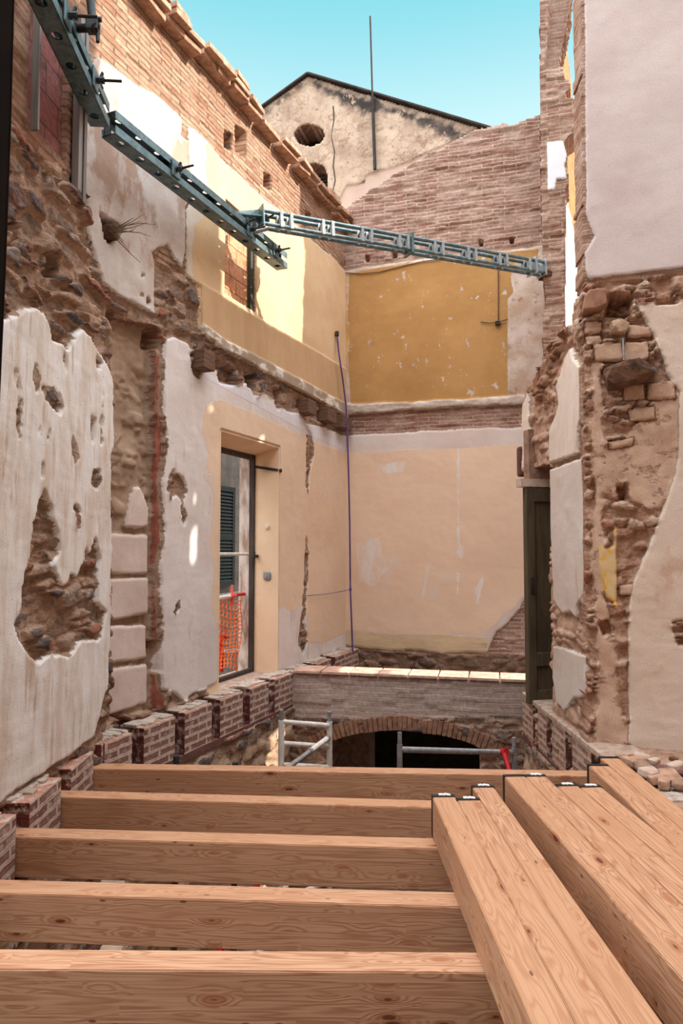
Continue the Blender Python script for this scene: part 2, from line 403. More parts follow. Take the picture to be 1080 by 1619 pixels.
W_CREAM = [(322, 228), (332, 232), (355, 258), (400, 300), (440, 335), (480, 368), (497, 385), (520, 402), (545, 430), (600, 480), (600, 690),
           (541, 640), (500, 618), (450, 592), (400, 565), (350, 540), (313, 515), (313, 452), (303, 440), (298, 400), (303, 350), (330, 330), (324, 290)]
W_DADO = [(313, 447), (350, 470), (400, 500), (465, 537), (500, 557), (541, 582), (600, 620), (600, 690), (541, 641), (500, 619), (450, 593), (400, 566), (350, 541), (313, 516)]
W_LEDGE = [(313, 513), (350, 538), (400, 563), (450, 590), (500, 616), (541, 638), (600, 675), (600, 700), (541, 658), (500, 636), (450, 610), (400, 583), (350, 557), (313, 530)]
W_LOW = [(258, 535), (275, 530), (297, 545), (298, 575), (303, 592), (312, 600), (317, 585), (335, 572), (341, 590), (345, 604), (375, 612), (387, 606), (396, 620), (400, 635), (412, 622),
         (430, 632), (436, 645), (470, 653), (482, 668), (500, 674), (545, 690), (600, 700), (600, 1028), (545, 1027), (520, 1032), (490, 1044), (470, 1060), (440, 1068), (405, 1060), (343, 1078), (300, 1095),
         (290, 1108), (272, 1095), (255, 1088), (250, 1050), (254, 1000), (250, 900), (258, 850), (254, 760), (262, 700), (255, 640)]
W_TAN = [(345, 632), (322, 642), (316, 680), (326, 720), (318, 755), (334, 775), (331, 835), (328, 850), (334, 900), (330, 960), (344, 1000), (350, 700), (425, 705), (440, 720),
         (405, 800), (402, 968), (430, 972), (445, 960), (462, 968), (480, 950), (484, 1018), (510, 1015), (545, 1003), (600, 1000), (600, 740), (545, 716), (500, 702), (480, 690), (400, 655)]
CRACK = [[(482, 675), (490, 688), (494, 722), (489, 745), (484, 782), (481, 770), (482, 700)],
         [(482, 850), (486, 872), (483, 930), (479, 985), (484, 1010), (478, 1034), (469, 1020), (472, 990), (478, 930), (480, 872)]]
NICHE = [(174, 500), (246, 522), (248, 1125), (176, 1140)]
NPAN = [[(177, 842), (243, 846), (243, 908), (177, 909)], [(177, 915), (243, 913), (243, 972), (178, 984)], [(178, 990), (241, 988), (241, 1042), (178, 1050)],
        [(178, 1060), (241, 1050), (241, 1112), (178, 1136)], [(207, 833), (214, 792), (222, 770), (231, 769), (238, 790), (243, 802), (242, 832), (225, 836)]]
RUBW = [(60, 230), (112, 270), (140, 395), (245, 402), (285, 422), (313, 448), (314, 520), (400, 572), (470, 625), (545, 665), (640, 720), (640, 1250), (60, 1300)]
TOPW = [(140, -75), (215, 0), (245, 28), (256, 32), (300, 80), (306, 90), (350, 132), (398, 186), (430, 218), (455, 258), (476, 268), (500, 302), (520, 326), (545, 352), (580, 400),
        (640, 500), (640, 1300), (-150, 1300), (-150, -250)]
W2WIN = [(352, 320), (402, 354), (402, 500), (352, 463)]
w2u = (WL.uv(352, 400)[0], WL.uv(402, 430)[0]); w2z = (WL.uv(376, 480)[1], WL.uv(376, 336)[1])
def keep_w(U, V, n1, n2, P):
    k = sdf(P(TOPW), U, V)+n1*.03
    op = np.minimum(np.minimum(U-OPEN_U0, OPEN_U1-U), np.minimum(V-OPEN_B, OPEN_T-V))
    wn = np.minimum(np.minimum(U-w2u[0], w2u[1]-U), np.minimum(V-w2z[0], w2z[1]-V))
    return np.minimum(k, np.minimum(-op, -wn))
def sq(x0, y0, x1, y1, s=.35):     # a square hole traced on the receding left wall
    return [(x0, y0), (x1, y0+(x1-x0)*s), (x1, y1+(x1-x0)*s), (x0, y1)]
mW = wall_mat('left_wall_masonry', BR_SUN, RUB, [
    ('nic', dict(c1=H(176, 150, 128), c2=H(150, 124, 104), sc=4, ef=30, rim=H(150, 110, 90))),
    ('red', dict(c1=H(160, 96, 80), c2=H(130, 76, 64), sc=9, ew=.03)),
    ('pan', dict(c1=H(222, 204, 194), c2=H(206, 184, 172), c3=H(176, 120, 104), str3=(1, 1.5, 1), t3=.62, pit=0.650, ew=.03)),
    ('pla', dict(WHITE, c1=H(212, 202, 196), c2=H(192, 174, 162), sc=2.4, c3=H(170, 136, 114), str3=(2.2, 1.2, 1), t3=.52, a3=.75)),
    ('upw', dict(c1=H(218, 208, 198), c2=H(204, 186, 166), rim=RENDER, c3=H(200, 170, 140))),
    ('crm', dict(c1=H(220, 188, 150), c2=H(210, 176, 138), sc=1.2, ew=.07, step=.016, pit=0.660)),
    ('dad', dict(c1=H(200, 166, 128), c2=H(194, 158, 120), sc=2, ew=.03, step=.02, str=(2.5, .6, 1), pit=0.660, c3=H(226, 200, 170), str3=(14, .8, 1), t3=.68)),
    ('led', dict(c1=H(176, 156, 138), c2=H(160, 140, 122), step=.02, ew=.02, c3=H(232, 222, 212), str3=(2.5, 5, 1), t3=.5, a3=.95)),
    ('low', dict(WHITE, c1=H(228, 218, 214), c2=H(220, 206, 200), sc=1.4, t3=.57, a3=.5)),
    ('tan', dict(c1=H(234, 206, 180), c2=H(228, 198, 170), sc=.9, ew=.05, step=.016, pit=0.663, flake=(.63, 3.0, .8))),
    ('pbd', dict(c1=H(228, 222, 226), c2=H(218, 212, 216), ew=.02, step=.016, c3=H(186, 160, 162), str3=(.6, 14, 1), t3=.60, a3=.6)),
])
wall_left = struct(wall('wall_left', WL, -5.35, .25, -1.75, 6.0, .0165, keep_w, [
    dict(a='rub', p=[RUBW], rough=.05),
    dict(a='nic', p=[NICHE], t=-.10, rough=.02, wav=.03, keepd=.5),
    dict(a='red', p=[[(247, 560), (256, 565), (256, 700), (252, 850), (256, 1118), (247, 1120)]], t=-.02, rough=.02, wav=.02),
    dict(a='pan', p=NPAN, t=-.05, rough=.012),
    dict(a='pla', p=[W_PLA], h=[[(155, 340), (170, 352), (192, 362), (185, 375), (167, 384), (160, 365)], [(219, 430), (226, 433), (226, 442), (219, 440)], [(217, 463), (223, 464), (222, 470), (217, 468)],
                                [(229, 470), (233, 475), (231, 485), (228, 480)]], t=.03, rough=.03),
    dict(a='upw', p=[W_UP], t=.03, rough=.02),
    dict(a='crm', p=[W_CREAM], rough=.05),
    dict(a='dad', p=[W_DADO], t=.04, rough=.004),
    dict(a='led', p=[W_LEDGE], t=.07, rough=.008),
    dict(a='low', p=[W_LOW], h=CRACK+[[(262, 760), (270, 745), (286, 755), (292, 775), (287, 795), (276, 782), (264, 790)], [(285, 800), (290, 812), (288, 828), (284, 815)],
                                      [(276, 950), (284, 945), (282, 960), (272, 978), (272, 965)], [(405, 1010), (418, 1000), (430, 1020), (420, 1022), (410, 1018)]], t=.025, rough=.025),
    dict(a='tan', p=[W_TAN], h=CRACK, rough=.02),
    dict(a='pbd', p=[[(320, 598), (400, 640), (484, 686), (600, 740), (600, 725), (484, 672), (470, 655), (430, 640), (320, 588)]], rough=.01),
], mW, holes=[(sq(355, 206, 366, 232, .6), .15), (sq(372, 198, 389, 238, .7), .22), (sq(418, 272, 429, 294, .6), .15), (sq(483, 334, 492, 358, .6), .15),
              (sq(238, 520, 250, 548), .12), (sq(166, 490, 184, 540, .3), .15), (sq(344, 570, 372, 596, .5), .10), (sq(388, 588, 402, 612, .5), .14), (sq(432, 612, 442, 636, .4), .12),
              (sq(121, 453, 135, 490), .14), (sq(188, 1130, 208, 1160), .1), (sq(244, 1012, 252, 1060), .08), (sq(160, 345, 174, 378), .10)], thick=.45, seed=3))
# ------------------------------------------------------------------ wall_left_near
NL_PLA = [(-80, 520), (0, 505), (20, 500), (30, 490), (47, 487), (60, 495), (70, 515), (75, 535), (90, 540), (99, 550), (104, 540), (115, 522), (122, 517), (135, 530), (145, 550), (160, 575), (169, 595),
          (176, 630), (176, 700), (167, 720), (166, 900), (166, 1000), (162, 1080), (150, 1125), (140, 1165), (110, 1190), (60, 1225), (0, 1262), (-80, 1320)]
NL_H = [[(60, 772), (66, 790), (73, 805), (80, 840), (83, 872), (76, 892), (80, 910), (88, 930), (98, 925), (102, 908), (112, 918), (120, 895), (135, 872), (142, 850), (148, 880), (146, 950), (158, 968),
         (150, 1005), (118, 1012), (100, 1040), (70, 1030), (52, 1046), (20, 1012), (12, 985), (24, 962), (24, 930), (28, 902), (40, 872), (42, 832), (52, 792)],
        [(58, 616), (74, 613), (84, 625), (90, 645), (85, 656), (72, 640), (62, 630)], [(17, 640), (21, 650), (20, 690), (16, 680)], [(45, 580), (49, 600), (47, 615), (43, 600)], [(105, 690), (112, 705), (116, 725), (108, 735), (104, 715)],
        [(148, 568), (152, 574), (150, 582), (146, 576)], [(136, 660), (141, 665), (139, 700), (135, 690)], [(138, 740), (148, 745), (152, 760), (144, 775), (136, 765)], [(108, 800), (116, 805), (118, 835), (110, 832)]]
NL_KEEP = [(-400, -900), (127, -900), (127, 262), (134, 335), (142, 390), (152, 440), (168, 480), (170, 505), (171, 600), (169, 1130), (162, 1185), (120, 1260), (-100, 1700), (-900, 2200)]
W1 = [(48, 28), (108, 118), (106, 262), (43, 192)]
w1u = (NL.uv(46, 100)[0], NL.uv(107, 150)[0]); w1z = (NL.uv(75, 227)[1], 3.55)
def keep_nl(U, V, n1, n2, P):
    wn = np.minimum(np.minimum(U-w1u[0], w1u[1]-U), np.minimum(V-w1z[0], w1z[1]-V))
    return np.minimum(sdf(P(NL_KEEP), U, V)+n1*.012+n2*.008, -wn)
mNL = wall_mat('near_left_masonry', dict(BR_SUN, c1=H(170, 128, 104), c2=H(140, 98, 78)), RUB, [
    ('pla', dict(c1=H(234, 228, 224), c2=H(216, 200, 186), str=(4.5, .8, 1), sc=1.5, lo=.42, hi=.64, c3=H(186, 152, 126), str3=(11, 1.0, 1), t3=.55, a3=.6, pit=.672, rim=RENDER, rw=.05)),
])
struct(wall('wall_left_near', NL, -2.3, .0, -1.75, 5.6, .0135, keep_nl, [
    dict(a='rub', p=[[(-400, -60), (0, 190), (40, 222), (105, 275), (140, 330), (300, 500), (300, 1500), (-600, 2000)]], rough=.05),
    dict(a='pla', p=[NL_PLA], h=NL_H, t=.045, rough=.022, pock=(.62, 10, 2.4)),
], mNL, holes=[(sq(14, 336, 28, 372), .15), (sq(72, 400, 92, 436), .14), (sq(122, 456, 134, 488), .1)], thick=.3, seed=11, rub_amp=.05, stone=(.24, .13)))
# ------------------------------------------------------------------ wall_back
B_TOP = [(500, 372), (530, 345), (545, 333), (562, 318), (600, 291), (640, 264), (700, 232), (752, 206), (798, 194), (804, 199), (830, 190), (856, 181), (889, 175), (889, 2200), (300, 2200), (300, 480)]
B_UP = [(530, 432), (545, 430), (600, 420), (700, 407), (800, 394), (858, 388), (866, 440), (862, 500), (866, 560), (852, 600), (838, 634), (700, 642), (553, 651), (520, 652)]
B_OCH = [(552, 434), (600, 424), (700, 411), (790, 399), (852, 394), (850, 412), (830, 410), (812, 418), (808, 440), (812, 462), (803, 475), (803, 627), (700, 636), (556, 642), (550, 560)]
B_COR = [(520, 641), (553, 641), (700, 633), (838, 626), (838, 640), (700, 646), (553, 657), (520, 658)]
B_LOW = [(500, 690), (555, 687), (700, 679), (840, 674), (840, 940), (830, 948), (815, 972), (800, 988), (784, 1000), (770, 1032), (700, 1031), (565, 1023), (500, 1018)]
B_PCH = [(500, 717), (555, 715), (700, 709), (840, 702), (840, 935), (826, 944), (812, 962), (796, 968), (783, 985), (760, 1003), (700, 1003), (620, 1002), (560, 996), (500, 994)]
B_YEL = [(500, 996), (560, 996), (620, 1003), (700, 1004), (772, 1008), (770, 1033), (700, 1032), (565, 1024), (500, 1019)]
mB = wall_mat('back_wall_masonry', BR_BACK, dict(RUB, stops=[(.05, H(112, 88, 72)), (.4, H(138, 110, 90)), (.7, H(96, 84, 76)), (1., H(146, 104, 84))], m1=H(160, 132, 112), m2=H(130, 100, 82)), [
    ('upw', dict(c1=H(214, 196, 184), c2=H(186, 158, 136), c3=H(150, 116, 92), str3=(5, 5, 1), t3=.56, a3=.7, rim=RENDER, sc=3)),
    ('och', dict(c1=H(186, 142, 90), c2=H(174, 130, 80), sc=1.4, ew=.03, step=.016, flake=(.615, 6.5, .75), pit=0.665, pc=H(226, 196, 150))),
    ('strp', dict(c1=H(214, 184, 138), c2=H(182, 140, 88), sc=5, ew=.05, str=(1, .6, 1), step=.017)),
    ('cor', dict(c1=H(216, 202, 192), c2=H(170, 146, 126), sc=7, str=(.7, 1.6, 1), ew=.03)),
    ('low', dict(c1=H(224, 208, 200), c2=H(216, 196, 186), sc=1.2, rim=RENDER, rw=.03)),
    ('pch', dict(c1=H(238, 207, 180), c2=H(232, 199, 172), sc=.8, ew=.03, step=.0145, c3=H(224, 208, 198), str3=(2.2, 1.0, 1), t3=.585, a3=.65, pit=0.670)),
    ('scf', dict(c1=H(234, 222, 214), c2=H(232, 206, 186), sc=6, str=(1, .35, 1), ew=.10, ef=14, step=.0148)),
    ('yel', dict(c1=H(220, 192, 152), c2=H(208, 180, 152), sc=4, str=(.6, 2, 1), ew=.04, c3=H(150, 130, 122), str3=(.8, 7, 1), t3=.56)),
])
struct(wall('wall_back', BK, -.35, 3.6, ZG, 6.7, .0185, lambda U, V, n1, n2, P: sdf(P(B_TOP), U, V)+n2*.012+n1*.012, [
    dict(a='rub', p=[[(450, 1024), (565, 1028), (700, 1036), (772, 1038), (800, 1036), (900, 1040), (900, 1700), (450, 1700)]], rough=.02),
    dict(a='upw', p=[B_UP], t=.02, rough=.02),
    dict(a='och', p=[B_OCH], rough=.006),
    dict(a='strp', p=[[(540, 434), (550, 434), (549, 505), (553, 540), (548, 600), (546, 640), (538, 640)]], rough=.02),
    dict(a='cor', p=[B_COR], t=.06, rough=.02),
    dict(a='low', p=[B_LOW], t=.02, rough=.025),
    dict(a='pch', p=[B_PCH], rough=.02),
    dict(a='scf', p=[[(723, 708), (727, 708), (727, 855), (734, 872), (731, 888), (724, 880), (722, 800)], [(723, 905), (727, 905), (726, 940), (723, 940)], [(672, 895), (680, 893), (672, 940), (668, 945)], [(752, 930), (765, 905), (764, 930), (755, 960)],
        [(565, 860), (600, 850), (612, 900), (590, 930), (568, 915)], [(600, 735), (640, 728), (640, 745), (604, 752)]], rough=.012),
    dict(a='yel', p=[B_YEL], rough=.02),
], mB, holes=[(sq(757, 380, 764, 388, 0), .12), (sq(806, 376, 812, 384, 0), .12), (sq(620, 398, 628, 408, 0), .1), (sq(578, 405, 584, 413, 0), .1), (sq(536, 410, 544, 420, 0), .1)], thick=.42, seed=23, brick_amp=.014))
# ------------------------------------------------------------------ neighbouring building with gable
gbd = thing('neighbouring_building', 'cream cracked gable end with two round openings, beyond the brick back wall', 'building', GB.w(0, 2.5))
G_SH = [(250, 300), (330, 236), (400, 185), (488, 122), (600, 157), (755, 203), (886, 240), (886, 700), (250, 700)]
def ell(cx, cy, a, b, n=28): return [(cx+a*math.cos(2*math.pi*i/n), cy+b*math.sin(2*math.pi*i/n)) for i in range(n)]
G_H = [ell(489.5, 215, 24, 18), [(474, 330), (474, 275)]+[(497+21*math.cos(math.pi+math.pi*i/10), 278+20*math.sin(math.pi+math.pi*i/10)) for i in range(1, 11)]+[(518, 330)]]
mG = wall_mat('gable_render', dict(BR_BACK, c1=H(150, 120, 104), c2=H(128, 98, 82)), None, [
    ('pla', dict(c1=H(208, 186, 162), c2=H(176, 150, 130), sc=2.6, ro=.75, c3=H(150, 118, 98), str3=(2.6, 3.4, 1), t3=.55, a3=.7, pit=.62, ps=12, pc=H(150, 120, 100), ew=.04, crk=7.5)),
    ('bnd', dict(c1=H(206, 180, 162), c2=H(194, 168, 150), ew=.04, step=.03)),
    ('soot', dict(c1=H(92, 82, 76), c2=H(62, 56, 54), sc=3, ew=.35, ef=5, soft=.16, flake=(.60, 6, .6), step=.016)),
])
def k_g(U, V, n1, n2, P):
    k = sdf(P(G_SH), U, V)+n2*.008
    for h in G_H: k = np.minimum(k, -sdf(P(h), U, V)+n2*.01)
    return k
wall('gable_wall', GB, -2.4, 3.6, 3.0, 7.8, .022, k_g, [
    dict(a='pla', p=[[(200, 100), (980, 100), (980, 700), (200, 700)]], h=[[(575, 285), (640, 262), (700, 238), (760, 200), (900, 160), (900, 400), (520, 360), (540, 320), (550, 292), (568, 292)]], t=.02, rough=.03, wav=.015),
    dict(a='bnd', p=[[(530, 335), (548, 292), (575, 290), (578, 278), (600, 270), (650, 255), (700, 232), (760, 200), (860, 180), (860, 400), (530, 380)]], t=.0, rough=.02),
    dict(a='soot', p=[[(300, 240), (400, 183), (488, 118), (600, 153), (760, 200), (900, 242), (900, 270), (760, 246), (690, 222), (620, 190), (545, 176), (490, 142), (440, 172), (400, 200), (300, 266)]], rough=.1),
], mG, thick=.5, parent=gbd, seed=31)
m_dark_roof = simple('dark_roof_tile', H(70, 62, 58), H(48, 44, 42), .9, bump=.01)
for nm, a, b in (('roof_edge', (330, 236), (488, 121)), ('roof_edge', (488, 121), (884, 240))):
    p, q = GB.pt(*a), GB.pt(*b); back = Vector((.271, .9626, 0))
    MB().bar(p+back*.35+Vector((0, 0, .02)), q+back*.35+Vector((0, 0, .02)), .85, .035).build(nm, m_dark_roof, gbd, bevel=.01)
m_shade = simple('dark_interior', H(58, 52, 46), H(36, 32, 30), .95)  # dark colour standing in for the shade inside openings
q = GB.off(-.48)
MB().box(q.w(q.uv(495, 250)[0], q.uv(495, 250)[1]), (1.1, .06, 1.9), Matrix.Rotation(GB.rot(), 3, 'Z')).build('gable_shade_sheet', m_shade, gbd)  # dark sheet painted for the shade inside the gable openings
mb = MB()
for i in range(9):
    u, z = GB.off(-.3).uv(497, 288); mb.box(GB.w(u, z-.12+i*.055, -.3), (.55, .03, .03), Matrix.Rotation(GB.rot(), 3, 'Z'))
mb.build('louvre', simple('louvre_wood', H(96, 88, 76), None, .8), gbd)
pp = [GB.pt(x, y, .02) for x, y in ((527, 168), (528, 190), (524, 215), (529, 240), (527, 262), (530, 285), (527, 300), (522, 318))]
MB().path(pp, .009, 6).build('cable', simple('old_cable', H(70, 58, 50), None, .8), gbd)
m_rust = simple('dark_iron', H(58, 50, 46), H(40, 34, 32), .7, .3)
t = thing('mast', 'tall thin dark metal mast fixed to the cream gable, rising into the sky', 'mast', GB.pt(591, 268, .07))
MB().tube(GB.pt(593, 268, .07), GB.pt(589, 150, .07), .024, 10).build('lower_pipe', m_rust, t, smooth=True)
MB().tube(GB.pt(589, 152, .07), GB.pt(585.5, 26, .07), .015, 10).build('upper_rod', m_rust, t, smooth=True)
for y in (175, 255): MB().tube(GB.pt(591, y, -.01), GB.pt(591, y, .09), .012, 8).build('wall_bracket', m_rust, t)
# ------------------------------------------------------------------ right back pier and the sunlit wall beyond
P_SH = [(855, -2600), (906, -2600), (906, -60), (903, 0), (898, 30), (889, 70), (883, 105), (890, 107), (892, 123), (901, 125), (902, 140), (893, 147), (895, 156), (911, 155), (911, 207), (900, 212), (893, 222), (893, 235),
        (897, 245), (893, 262), (898, 275), (900, 290), (893, 300), (894, 310), (893, 520), (897, 1100), (857, 1100), (858, 520), (862, 470), (858, 430), (854, 200)]
mP = wall_mat('pier_masonry', dict(BR_BACK, c1=H(164, 130, 112), c2=H(136, 100, 84), m=H(184, 158, 140)), None, [
    ('wht', dict(c1=H(236, 234, 238), c2=H(226, 224, 228), rim=RENDER))])
struct(wall('wall_right_far', PR, -.05, .62, -.5, 8.3, .014, lambda U, V, n1, n2, P: sdf(P(P_SH), U, V)+n2*.012, [
    dict(a='wht', p=[[(864, 226), (890, 223), (894, 235), (898, 252), (893, 262), (896, 275), (896, 284), (880, 285), (878, 300), (866, 303)]], t=.03, rough=.006),
    dict(a='wedge', p=[[(869, -300), (904, -300), (903, 0), (882, 107), (861, 108), (868, 40)]], t=-.14, rough=.01)], mP, tdir=(.145, .43, 0), seed=41, brick_amp=.018))
mZ = wall_mat('sunlit_plaster', BR_SUN, None, [
    ('org', dict(c1=H(176, 122, 72), c2=H(156, 104, 60), sc=3, c3=H(140, 100, 70))),
    ('wht', dict(c1=H(236, 228, 214), c2=H(226, 212, 194), sc=2))])
struct(wall('wall_right_beyond', ZW, 0, 6.0, -.5, 8.3, .04, lambda U, V, n1, n2, P: np.ones(U.shape), [
    dict(a='org', p=[[(0, -1), (7, -1), (7, 9), (0, 9)]], rough=.0),
    dict(a='wht', p=[[(0, -1), (7, -1), (7, 5.9), (0, 5.3)]], rough=.04)], mZ, seed=43, raw=True, tdir=(.03, .08, 0)))
# ------------------------------------------------------------------ near cross wall on the right
K_UP = [(924, -2800), (2200, -2800), (2200, 270), (1100, 420), (1080, 424), (1000, 436), (928, 443), (925, 430), (923, 402), (930, 390), (940, 374), (933, 360), (926, 342), (924, 150), (923, 0)]
K_LOW = [(1006, 484), (1080, 478), (1500, 440), (1500, 1195), (1080, 1190), (1000, 1186), (994, 1170), (993, 960), (1000, 920), (1020, 870), (1050, 800), (1066, 750), (1073, 680), (1072, 620), (1052, 590), (1048, 570), (1030, 530)]
K_KEEP = [(919, -2800), (919, 0), (920, 200), (922, 440), (926, 452), (918, 470), (920, 520), (924, 560), (926, 800), (927, 1000), (930, 1300), (2200, 1300), (2200, -2800)]
mK = wall_mat('cross_wall_masonry', dict(BR_BACK, c1=H(176, 134, 110), c2=H(156, 112, 90), m=H(190, 160, 138)), RUB_R, [
    ('rnd', dict(c1=H(212, 178, 154), c2=H(190, 154, 130), sc=6, ef=9, ew=.14, flake=(.56, 7, 1.2))),
    ('ash', dict(c1=H(206, 172, 148), c2=H(184, 146, 120), sc=7, ro=.7, ew=.03, rim=H(130, 92, 72), rw=.03)),
    ('up', dict(c1=H(218, 202, 196), c2=H(208, 188, 182), sc=1.1, c3=H(204, 176, 164), str3=(2.5, 2.5, 1), t3=.60, a3=.6, pit=.70, rim=RENDER, rw=.02, ew=.02)),
    ('low', dict(c1=H(222, 200, 182), c2=H(208, 182, 162), sc=1.3, lo=.4, hi=.7, c3=H(194, 152, 126), str3=(2.5, 1.8, 1), t3=.58, a3=.55, pit=.685, rim=RENDER, rw=.02, ew=.02)),
    ('yel', dict(c1=H(224, 168, 60), c2=H(216, 184, 136), sc=6, lo=.46, hi=.54, str=(1, .7, 1), ew=.02)),
])
struct(wall('wall_front_right', KW, -.06, 2.5, -1.75, 7.5, .0125, lambda U, V, n1, n2, P: sdf(P(K_KEEP), U, V)+n1*.012+n2*.012, [
    dict(a='rub', p=[[(900, 452), (1500, 380), (1500, 1400), (900, 1400)]], rough=.02),
    dict(a='rnd', p=[[(1000, 680), (1030, 640), (1075, 600), (1090, 700), (1060, 780), (1030, 810), (1000, 790), (985, 740)], [(940, 720), (975, 700), (985, 740), (970, 790), (945, 780)], [(935, 560), (952, 560), (955, 900), (990, 1170), (940, 1190), (938, 900)]], t=.01, rough=.05, wav=.02),
    dict(a='ash', p=[[(938, 546), (983, 541), (984, 573), (940, 572)], [(988, 541), (1024, 541), (1024, 571), (988, 574)], [(991, 512), (1028, 516), (1034, 535), (991, 535)], [(984, 611), (1019, 606), (1019, 632), (985, 635)],
        [(1023, 606), (1067, 602), (1069, 631), (1023, 634)], [(992, 650), (1034, 643), (1036, 664), (996, 668)], [(924, 512), (951, 510), (951, 528), (925, 530)], [(925, 533), (951, 531), (951, 545), (927, 548)], [(962, 700), (1000, 694), (998, 704), (964, 710)], [(978, 925), (1012, 920), (1010, 940), (980, 942)]], t=.03, rough=.012, wav=.02),
    dict(a='up', p=[K_UP], t=.02, rough=.012),
    dict(a='low', p=[K_LOW], t=.03, rough=.012, h=[[(1066, 985), (1090, 980), (1090, 1020), (1074, 1018), (1064, 1000)]]),
    dict(a='yel', p=[[(946, 862), (960, 866), (969, 862), (969, 832), (975, 831), (976, 940), (975, 962), (966, 950), (958, 946), (948, 905)]], t=.02, rough=.006),
], mK, holes=[([(965, 466), (1000, 466), (998, 500), (970, 510), (955, 500)], .16), ([(948, 985), (962, 980), (970, 1000), (955, 1005)], .12), ([(975, 768), (992, 765), (992, 790), (978, 792)], .08)],
   tdir=(.024, .238, 0), seed=53, rub_amp=.05, stone=(.105, .075)))
# ------------------------------------------------------------------ right wall with door
R_KEEP = [(831, 616), (841, 602), (856, 574), (868, 548), (884, 530), (906, 512), (925, 500), (960, 485), (960, 1300), (831, 1300), (831, 1112), (873, 1140), (873, 742), (869, 736), (858, 734), (846, 740), (838, 750), (831, 756)]
mR = wall_mat('right_wall_masonry', BR_BACK, RUB_R, [
    ('rnd', dict(c1=H(198, 164, 142), c2=H(174, 138, 116), sc=5, ro=.7, ef=12, ew=.1, str=(1.5, .8, 1))),
    ('sto', dict(c1=H(156, 116, 92), c2=H(128, 92, 72), sc=8, ew=.08)),
    ('pla', dict(c1=H(232, 214, 200), c2=H(222, 202, 186), sc=1.5, str=(4, .6, 1), c3=H(206, 178, 150), str3=(12, .4, 1), t3=.62, a3=.6, rim=RENDER, pit=0.660)),
    ('pl2', dict(c1=H(220, 206, 196), c2=H(210, 192, 178), sc=1.5, rim=RENDER, rw=.03, c3=H(196, 166, 142), t3=.6, pit=0.653)),
])
struct(wall('wall_right', RW, .075, 1.72, -1.75, 3.0, .0115, lambda U, V, n1, n2, P: sdf(P(R_KEEP), U, V)+n2*.012, [
    dict(a='rub', p=[[(800, 400), (980, 400), (980, 1400), (800, 1400)]], rough=.0),
    dict(a='rnd', p=[[(831, 620), (870, 640), (885, 540), (905, 520), (930, 560), (935, 1190), (870, 1180), (870, 740), (831, 760)]], t=.0, rough=.03, wav=.025, keepd=.5),
    dict(a='sto', p=[[(826, 616), (858, 570), (868, 545), (906, 508), (893, 560), (880, 600), (866, 640), (846, 630)]], rough=.03),
    dict(a='pla', p=[[(872, 735), (874, 680), (884, 655), (889, 640), (886, 610), (893, 590), (900, 562), (907, 545), (912, 565), (925, 582), (929, 600), (926, 650), (920, 680), (919, 718), (905, 724)],
                     [(832, 640), (840, 622), (842, 680), (836, 730), (831, 745)]], t=.035, rough=.012),
    dict(a='pl2', p=[[(873, 740), (932, 722), (935, 780), (939, 900), (937, 925), (928, 940), (918, 958), (917, 978), (905, 965), (895, 972), (880, 950), (876, 850)],
                     [(880, 1020), (895, 1023), (931, 1036), (933, 1104), (915, 1104), (897, 1126), (885, 1110), (878, 1070)]], t=.03, rough=.015),
], mR, thick=.35, seed=61, rub_amp=.05))
# soffit blocks over the door, the small dark corbel
m_stone = simple('rough_stone', H(160, 128, 106), H(120, 90, 72), .95, sc=9, bump=.02)
m_dkstone = simple('dark_rough_stone', H(112, 78, 56), H(66, 46, 36), .95, sc=9, bump=.03)
def rock(name, c, r, mat, parent=None, seed=0, rotz=0., amp=.28, cat=None, sub=3):
    bm = bmesh.new(); bmesh.ops.create_icosphere(bm, subdivisions=sub, radius=1)
    for v in bm.verts:
        n = mnoise.noise(v.co*1.6+Vector((seed*3.1, 0, 0)))*amp+mnoise.noise(v.co*4+Vector((0, seed*1.7, 0)))*amp*.35
        d = v.co*(1+n)
        for ax in range(3): d[ax] = max(-.78, min(.78, d[ax]))*1.2
        v.co = Vector((d.x*r[0], d.y*r[1], d.z*r[2]))
    me = bpy.data.meshes.new(name); bm.to_mesh(me); bm.free(); me.materials.append(mat)
    o = bpy.data.objects.new(name, me); C.objects.link(o); o.rotation_euler.z = rotz
    o.location = Vector(c)-(Vector(parent.location) if parent else Vector((0, 0, 0)))
    if parent: o.parent = parent
    return o
# ------------------------------------------------------------------ parapet over the arch
ARCH = [(523, 1172), (545, 1164), (570, 1159), (605, 1155), (638, 1154), (698, 1162), (735, 1171), (758, 1181)]
mPP = wall_mat('parapet_brick', dict(c1=H(196, 172, 160), c2=H(182, 154, 142), m=H(206, 186, 174), c3=H(170, 134, 120), rh=.055, bw=.29, ms=.007, dust=.6, dc=H(200, 178, 166), var=.25), RUB, [])
pz = PP.uv(650, 1073)[1]
parapet = struct(wall('wall_middle', PP, -.12, 3.1, ZG, ZL, .016, lambda U, V, n1, n2, P: np.minimum(ZL+.01-V, -sdf(P(ARCH+[(758, 2600), (523, 2600)]), U, V)), [
    dict(a='rub', p=[[(300, 1136), (480, 1134), (560, 1136), (700, 1136), (780, 1132), (900, 1134), (900, 2600), (300, 2600)]], rough=.03)], mPP, thick=.34, seed=71, rub_amp=.025, rh=.055))
m_vous = simple('arch_brick', H(166, 124, 98), H(122, 84, 66), .95, sc=14, bump=.012)
au = [PP.uv(*q) for q in [(478, 1198), (500, 1182)]+ARCH+[(785, 1192), (812, 1206)]]
